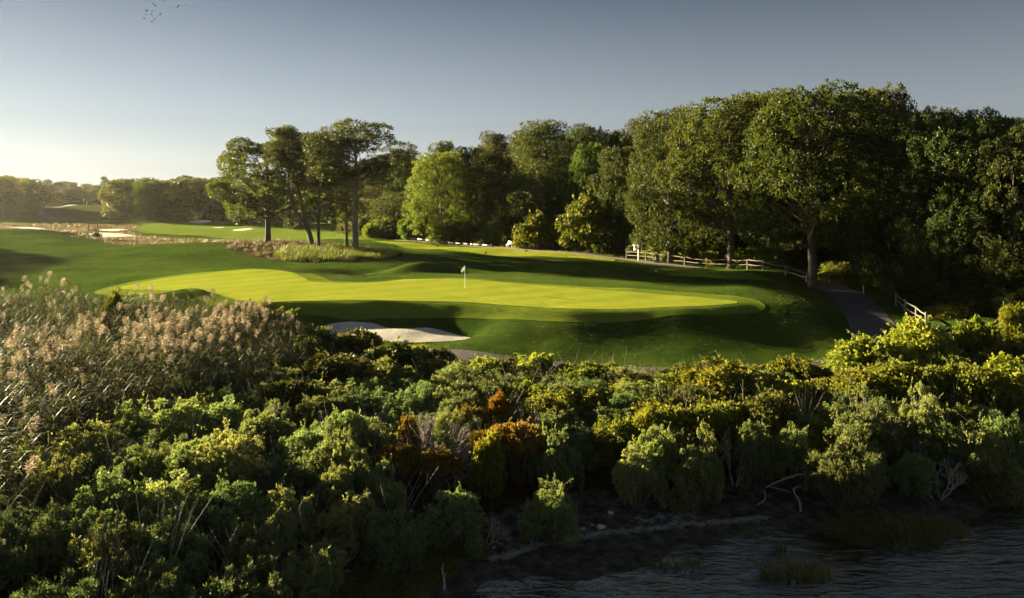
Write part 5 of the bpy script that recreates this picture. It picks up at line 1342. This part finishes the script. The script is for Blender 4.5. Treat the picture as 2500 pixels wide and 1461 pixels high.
def barrel():
    Y = 89.5; X_ = (1603 - CX) / F * Y
    e = link('barrel', None, loc=(X_, Y, gz(X_, Y) + 0.02)); tag(e, 'grey wooden barrel with dark hoops beside the rail fence', 'barrel')
    nst = 20; prof = lambda t: 0.285 + 0.075 * math.sin(math.pi * t)
    base = MB(); 
    for k in range(nst):
        a0, a1 = (k + 0.04) * 2 * math.pi / nst, (k + 0.96) * 2 * math.pi / nst
        V = []; 
        for t in np.linspace(0, 1, 7):
            r_ = prof(t); z_ = 0.98 * t
            for rr, aa in ((r_, a0), (r_, a1), (r_ - 0.03, a1), (r_ - 0.03, a0)): V.append((rr * math.cos(aa), rr * math.sin(aa), z_))
        q_ = []
        for s in range(6):
            for c in range(4): q_.append([s * 4 + c, s * 4 + (c + 1) % 4, s * 4 + 4 + (c + 1) % 4, s * 4 + 4 + c])
        q_ += [[0, 3, 2, 1], [24, 25, 26, 27]]
        base.add(V, q_)
    base.build('staves', MATS['barrel_wood'], e)
    for t in (0.06, 0.24, 0.42, 0.60, 0.78, 0.95):
        mb = MB(); r_ = prof(t) + 0.004; mb.lathe([(r_, 0.98 * t - 0.028), (r_ + 0.006, 0.98 * t - 0.026), (r_ + 0.006, 0.98 * t + 0.026), (r_, 0.98 * t + 0.028)], 28); mb.build('hoop', MATS['iron'], e)
    mb = MB(); mb.lathe([(0.001, 0.93), (0.255, 0.93), (0.255, 0.91), (0.001, 0.91)], 24); mb.build('lid', MATS['barrel_wood'], e)
barrel()

def bench():
    Y = 111.5; X_ = (1247 - CX) / F * Y
    e = link('bench', None, loc=(X_, Y, gz(X_, Y)), rot=(0, 0, R(-46))); tag(e, 'small white slatted bench at the edge of the wood behind the long tee', 'bench')
    for k in range(3):
        mb = MB(); mb.box((0, -0.32 + 0.15 * k, 0.45), (1.35, 0.12, 0.04)); mb.build('seat_slat', MATS['white_paint'], e)
    for k in range(3):
        mb = MB(); mb.box((0, 0.06 + 0.03 * k, 0.58 + 0.15 * k), (1.35, 0.035, 0.12)); mb.build('back_slat', MATS['white_paint'], e)
    for s in (-0.58, 0.58):
        for yy in (-0.32, 0.03):
            mb = MB(); mb.box((s, yy, 0.21), (0.07, 0.07, 0.42)); mb.build('leg', MATS['white_paint'], e)
        mb = MB(); mb.tube(np.array([[s, 0.08, 0.42], [s, 0.18, 0.98]]), 0.035, 4); mb.build('back_post', MATS['white_paint'], e)
bench()

def tee_marker(px, py, Y, label, mat='board_wood', L_=0.42):
    X_ = (px - CX) / F * Y
    e = link('tee_marker', None, loc=(X_, Y, gz(X_, Y) + 0.03)); tag(e, label, 'tee marker', 'tee markers')
    mb = MB(); mb.tube(np.array([[-L_ / 2, 0, 0.16], [0, 0, 0.165], [L_ / 2, 0, 0.16]]), [0.095, 0.10, 0.095], 10); mb.build('block', MATS[mat], e)
    for s in (-0.12, 0.12):
        mb = MB(); mb.box((s, 0, 0.05), (0.03, 0.03, 0.16)); mb.build('spike', MATS['iron'], e)
tee_marker(1068, 600, 113.5, 'pale tee marker block nearest the board rail')
tee_marker(1285, 617, 102.0, 'pale tee marker block in the middle of the long tee')
tee_marker(1186, 621, 98.8, 'dark tee marker near the front edge of the long tee', 'iron', 0.25)
tee_marker(1709, 659, 82.0, 'pale tee marker block on the shaded tee', L_=0.55)
tee_marker(1602, 664, 80.5, 'small white tee marker on the shaded tee', 'white_paint', 0.2)
tee_marker(965, 604, 113.0, 'tiny white tee marker at the left end of the long tee', 'white_paint', 0.2)
def stake(px, Y, h, label):
    X_ = (px - CX) / F * Y
    mb = MB(); mb.box((0, 0, h / 2 - 0.1), (0.07, 0.07, h + 0.2)); mb.tube(np.array([[0, 0, h], [0, 0, h + 0.05]]), [0.045, 0.005], 4)
    tag(mb.build('marker_stake', MATS['white_paint'], loc=(X_, Y, gz(X_, Y))), label, 'stake')
stake(2108, 68.5, 0.75, 'thin white stake in front of the golden shrubs')
stake(212, 345, 1.8, 'white far post on the hill by the curling path')

# rusty farm implement on the waste ground
def implement():
    Y = 143.0; X_ = (228 - CX) / F * Y
    e = link('farm_implement', None, loc=(X_, Y, gz(X_, Y)), rot=(0, 0, R(6))); tag(e, 'rusty old wheeled farm implement with tall frame on the waste ground', 'implement')
    I = MATS['rust_iron']
    for s in (-1.2, 1.35):
        w = link('wheel', None, parent=e, loc=(s, 0, 0.55))
        mb = MB(); th = np.linspace(0, 2 * math.pi, 21); mb.tube(np.stack([np.zeros(21), 0.52 * np.cos(th), 0.52 * np.sin(th)], -1), 0.09, 6, False); mb.build('rim', I, w)
        for k in range(4):
            a = k * math.pi / 4; mb = MB(); mb.tube(np.array([[0, -0.5 * math.cos(a), -0.5 * math.sin(a)], [0, 0.5 * math.cos(a), 0.5 * math.sin(a)]]), 0.018, 4); mb.build('spoke', I, w)
        mb = MB(); mb.tube(np.array([[-0.1, 0, 0], [0.1, 0, 0]]), 0.09, 8); mb.build('hub', I, w)
    mb = MB(); mb.tube(np.array([[-1.3, 0, 0.55], [1.45, 0, 0.55]]), 0.05, 6); mb.build('axle', I, e)
    for a, b in (((-0.98, 0, 0.5), (-1.0, 0, 3.0)), ((1.05, 0, 0.5), (0.72, 0, 3.0))):
        mb = MB(); mb.tube(np.array([a, b]), 0.10, 6); mb.build('upright', I, e)
    for z_, r_ in ((3.0, 0.06), (1.85, 0.07), (1.6, 0.05), (1.2, 0.06)):
        mb = MB(); mb.tube(np.array([[-0.99, 0, z_], [0.85, 0.02, z_ - 0.03]]), r_, 5); mb.build('crossbar', I, e)
    mb = MB(); mb.box((0.45, 0.1, 0.72), (1.3, 0.6, 0.6)); mb.box((0.55, 0.05, 1.15), (0.6, 0.4, 0.32)); mb.build('gear_box', I, e)
    for k in range(7):
        x0 = -0.8 + k * 0.22; mb = MB(); c = spline([(x0, -0.1, 0.7), (x0, -0.4, 0.75), (x0 + 0.02, -0.6, 0.4), (x0, -0.5, 0.08)], 4, False); mb.tube(c, 0.016, 4); mb.build('tine', I, e)
implement()

# ------------------------------------------------------------------ birds
BD = [(1150,15),(1132,55),(718,168),(830,258),(1362,277),(1780,230),(1730,312),(2030,195),(428,410),(455,455),(705,460),(425,595),(657,590),(1057,577),(995,614),(365,762),(714,698),(762,770),(745,862),(672,897)]
def bird_mesh(flap):
    mb = MB(); mb.tube(np.array([[-0.10, 0, 0], [-0.05, 0, 0.005], [0.02, 0, 0.01], [0.07, 0, 0.015], [0.10, 0, 0.01]]), [0.008, 0.026, 0.034, 0.022, 0.004], 6)
    for s in (-1, 1):
        V = [(0.05, s * 0.02, 0.015), (-0.05, s * 0.02, 0.012), (0.03, s * 0.12, 0.03 + flap * 0.05), (-0.04, s * 0.12, 0.03 + flap * 0.05), (-0.05, s * 0.24, flap * 0.09)]
        V = V + [(a, b, c - 0.006) for a, b, c in V]
        mb.add(V, [[0, 2, 3, 1], [5, 6, 8, 7]], [[2, 4, 3], [7, 8, 9]])
    mb.add([(-0.09, 0.015, 0), (-0.09, -0.015, 0), (-0.18, -0.03, 0.0), (-0.18, 0.03, 0.0)], [[0, 1, 2, 3]])
    return mb.mesh('bird')
bm_ = [bird_mesh(f_) for f_ in (1, 0.2, -0.6)]
rs = np.random.RandomState(4)
for k, (bx, by) in enumerate(BD):
    px, py = 330 + bx * 0.06, by * 0.06; Y = 88 + rs.rand() * 10
    o = link('bird', bm_[k % 3], MATS['bird'], loc=P(px, py, Y), rot=(rs.randn() * 0.2, rs.randn() * 0.2, rs.rand() * 6.28)); o.scale = (1.25,) * 3
    nth = sorted(b_[0] for b_ in BD).index(bx)
    tag(o, 'tiny dark bird high in the sky, %s from the left in the flock' % (['first'] + ORD[1:])[nth], 'bird', 'flock of birds in the sky')

# ------------------------------------------------------------------ haze
m, nt, n, l = newmat('haze')
out = N(nt, 'ShaderNodeOutputMaterial')
pv = N(nt, 'ShaderNodeVolumePrincipled')
pv.inputs['Color'].default_value = (0.95, 0.93, 0.90, 1)
pv.inputs['Density'].default_value = 0.00004
pv.inputs['Anisotropy'].default_value = 0.7
l.new(pv.outputs[0], out.inputs['Volume'])
mb = MB(); mb.box((0, 190, 17.0), (900, 700, 46))
hz = mb.build('haze', m); tag(hz, 'thin warm evening haze in the air', kind='stuff')
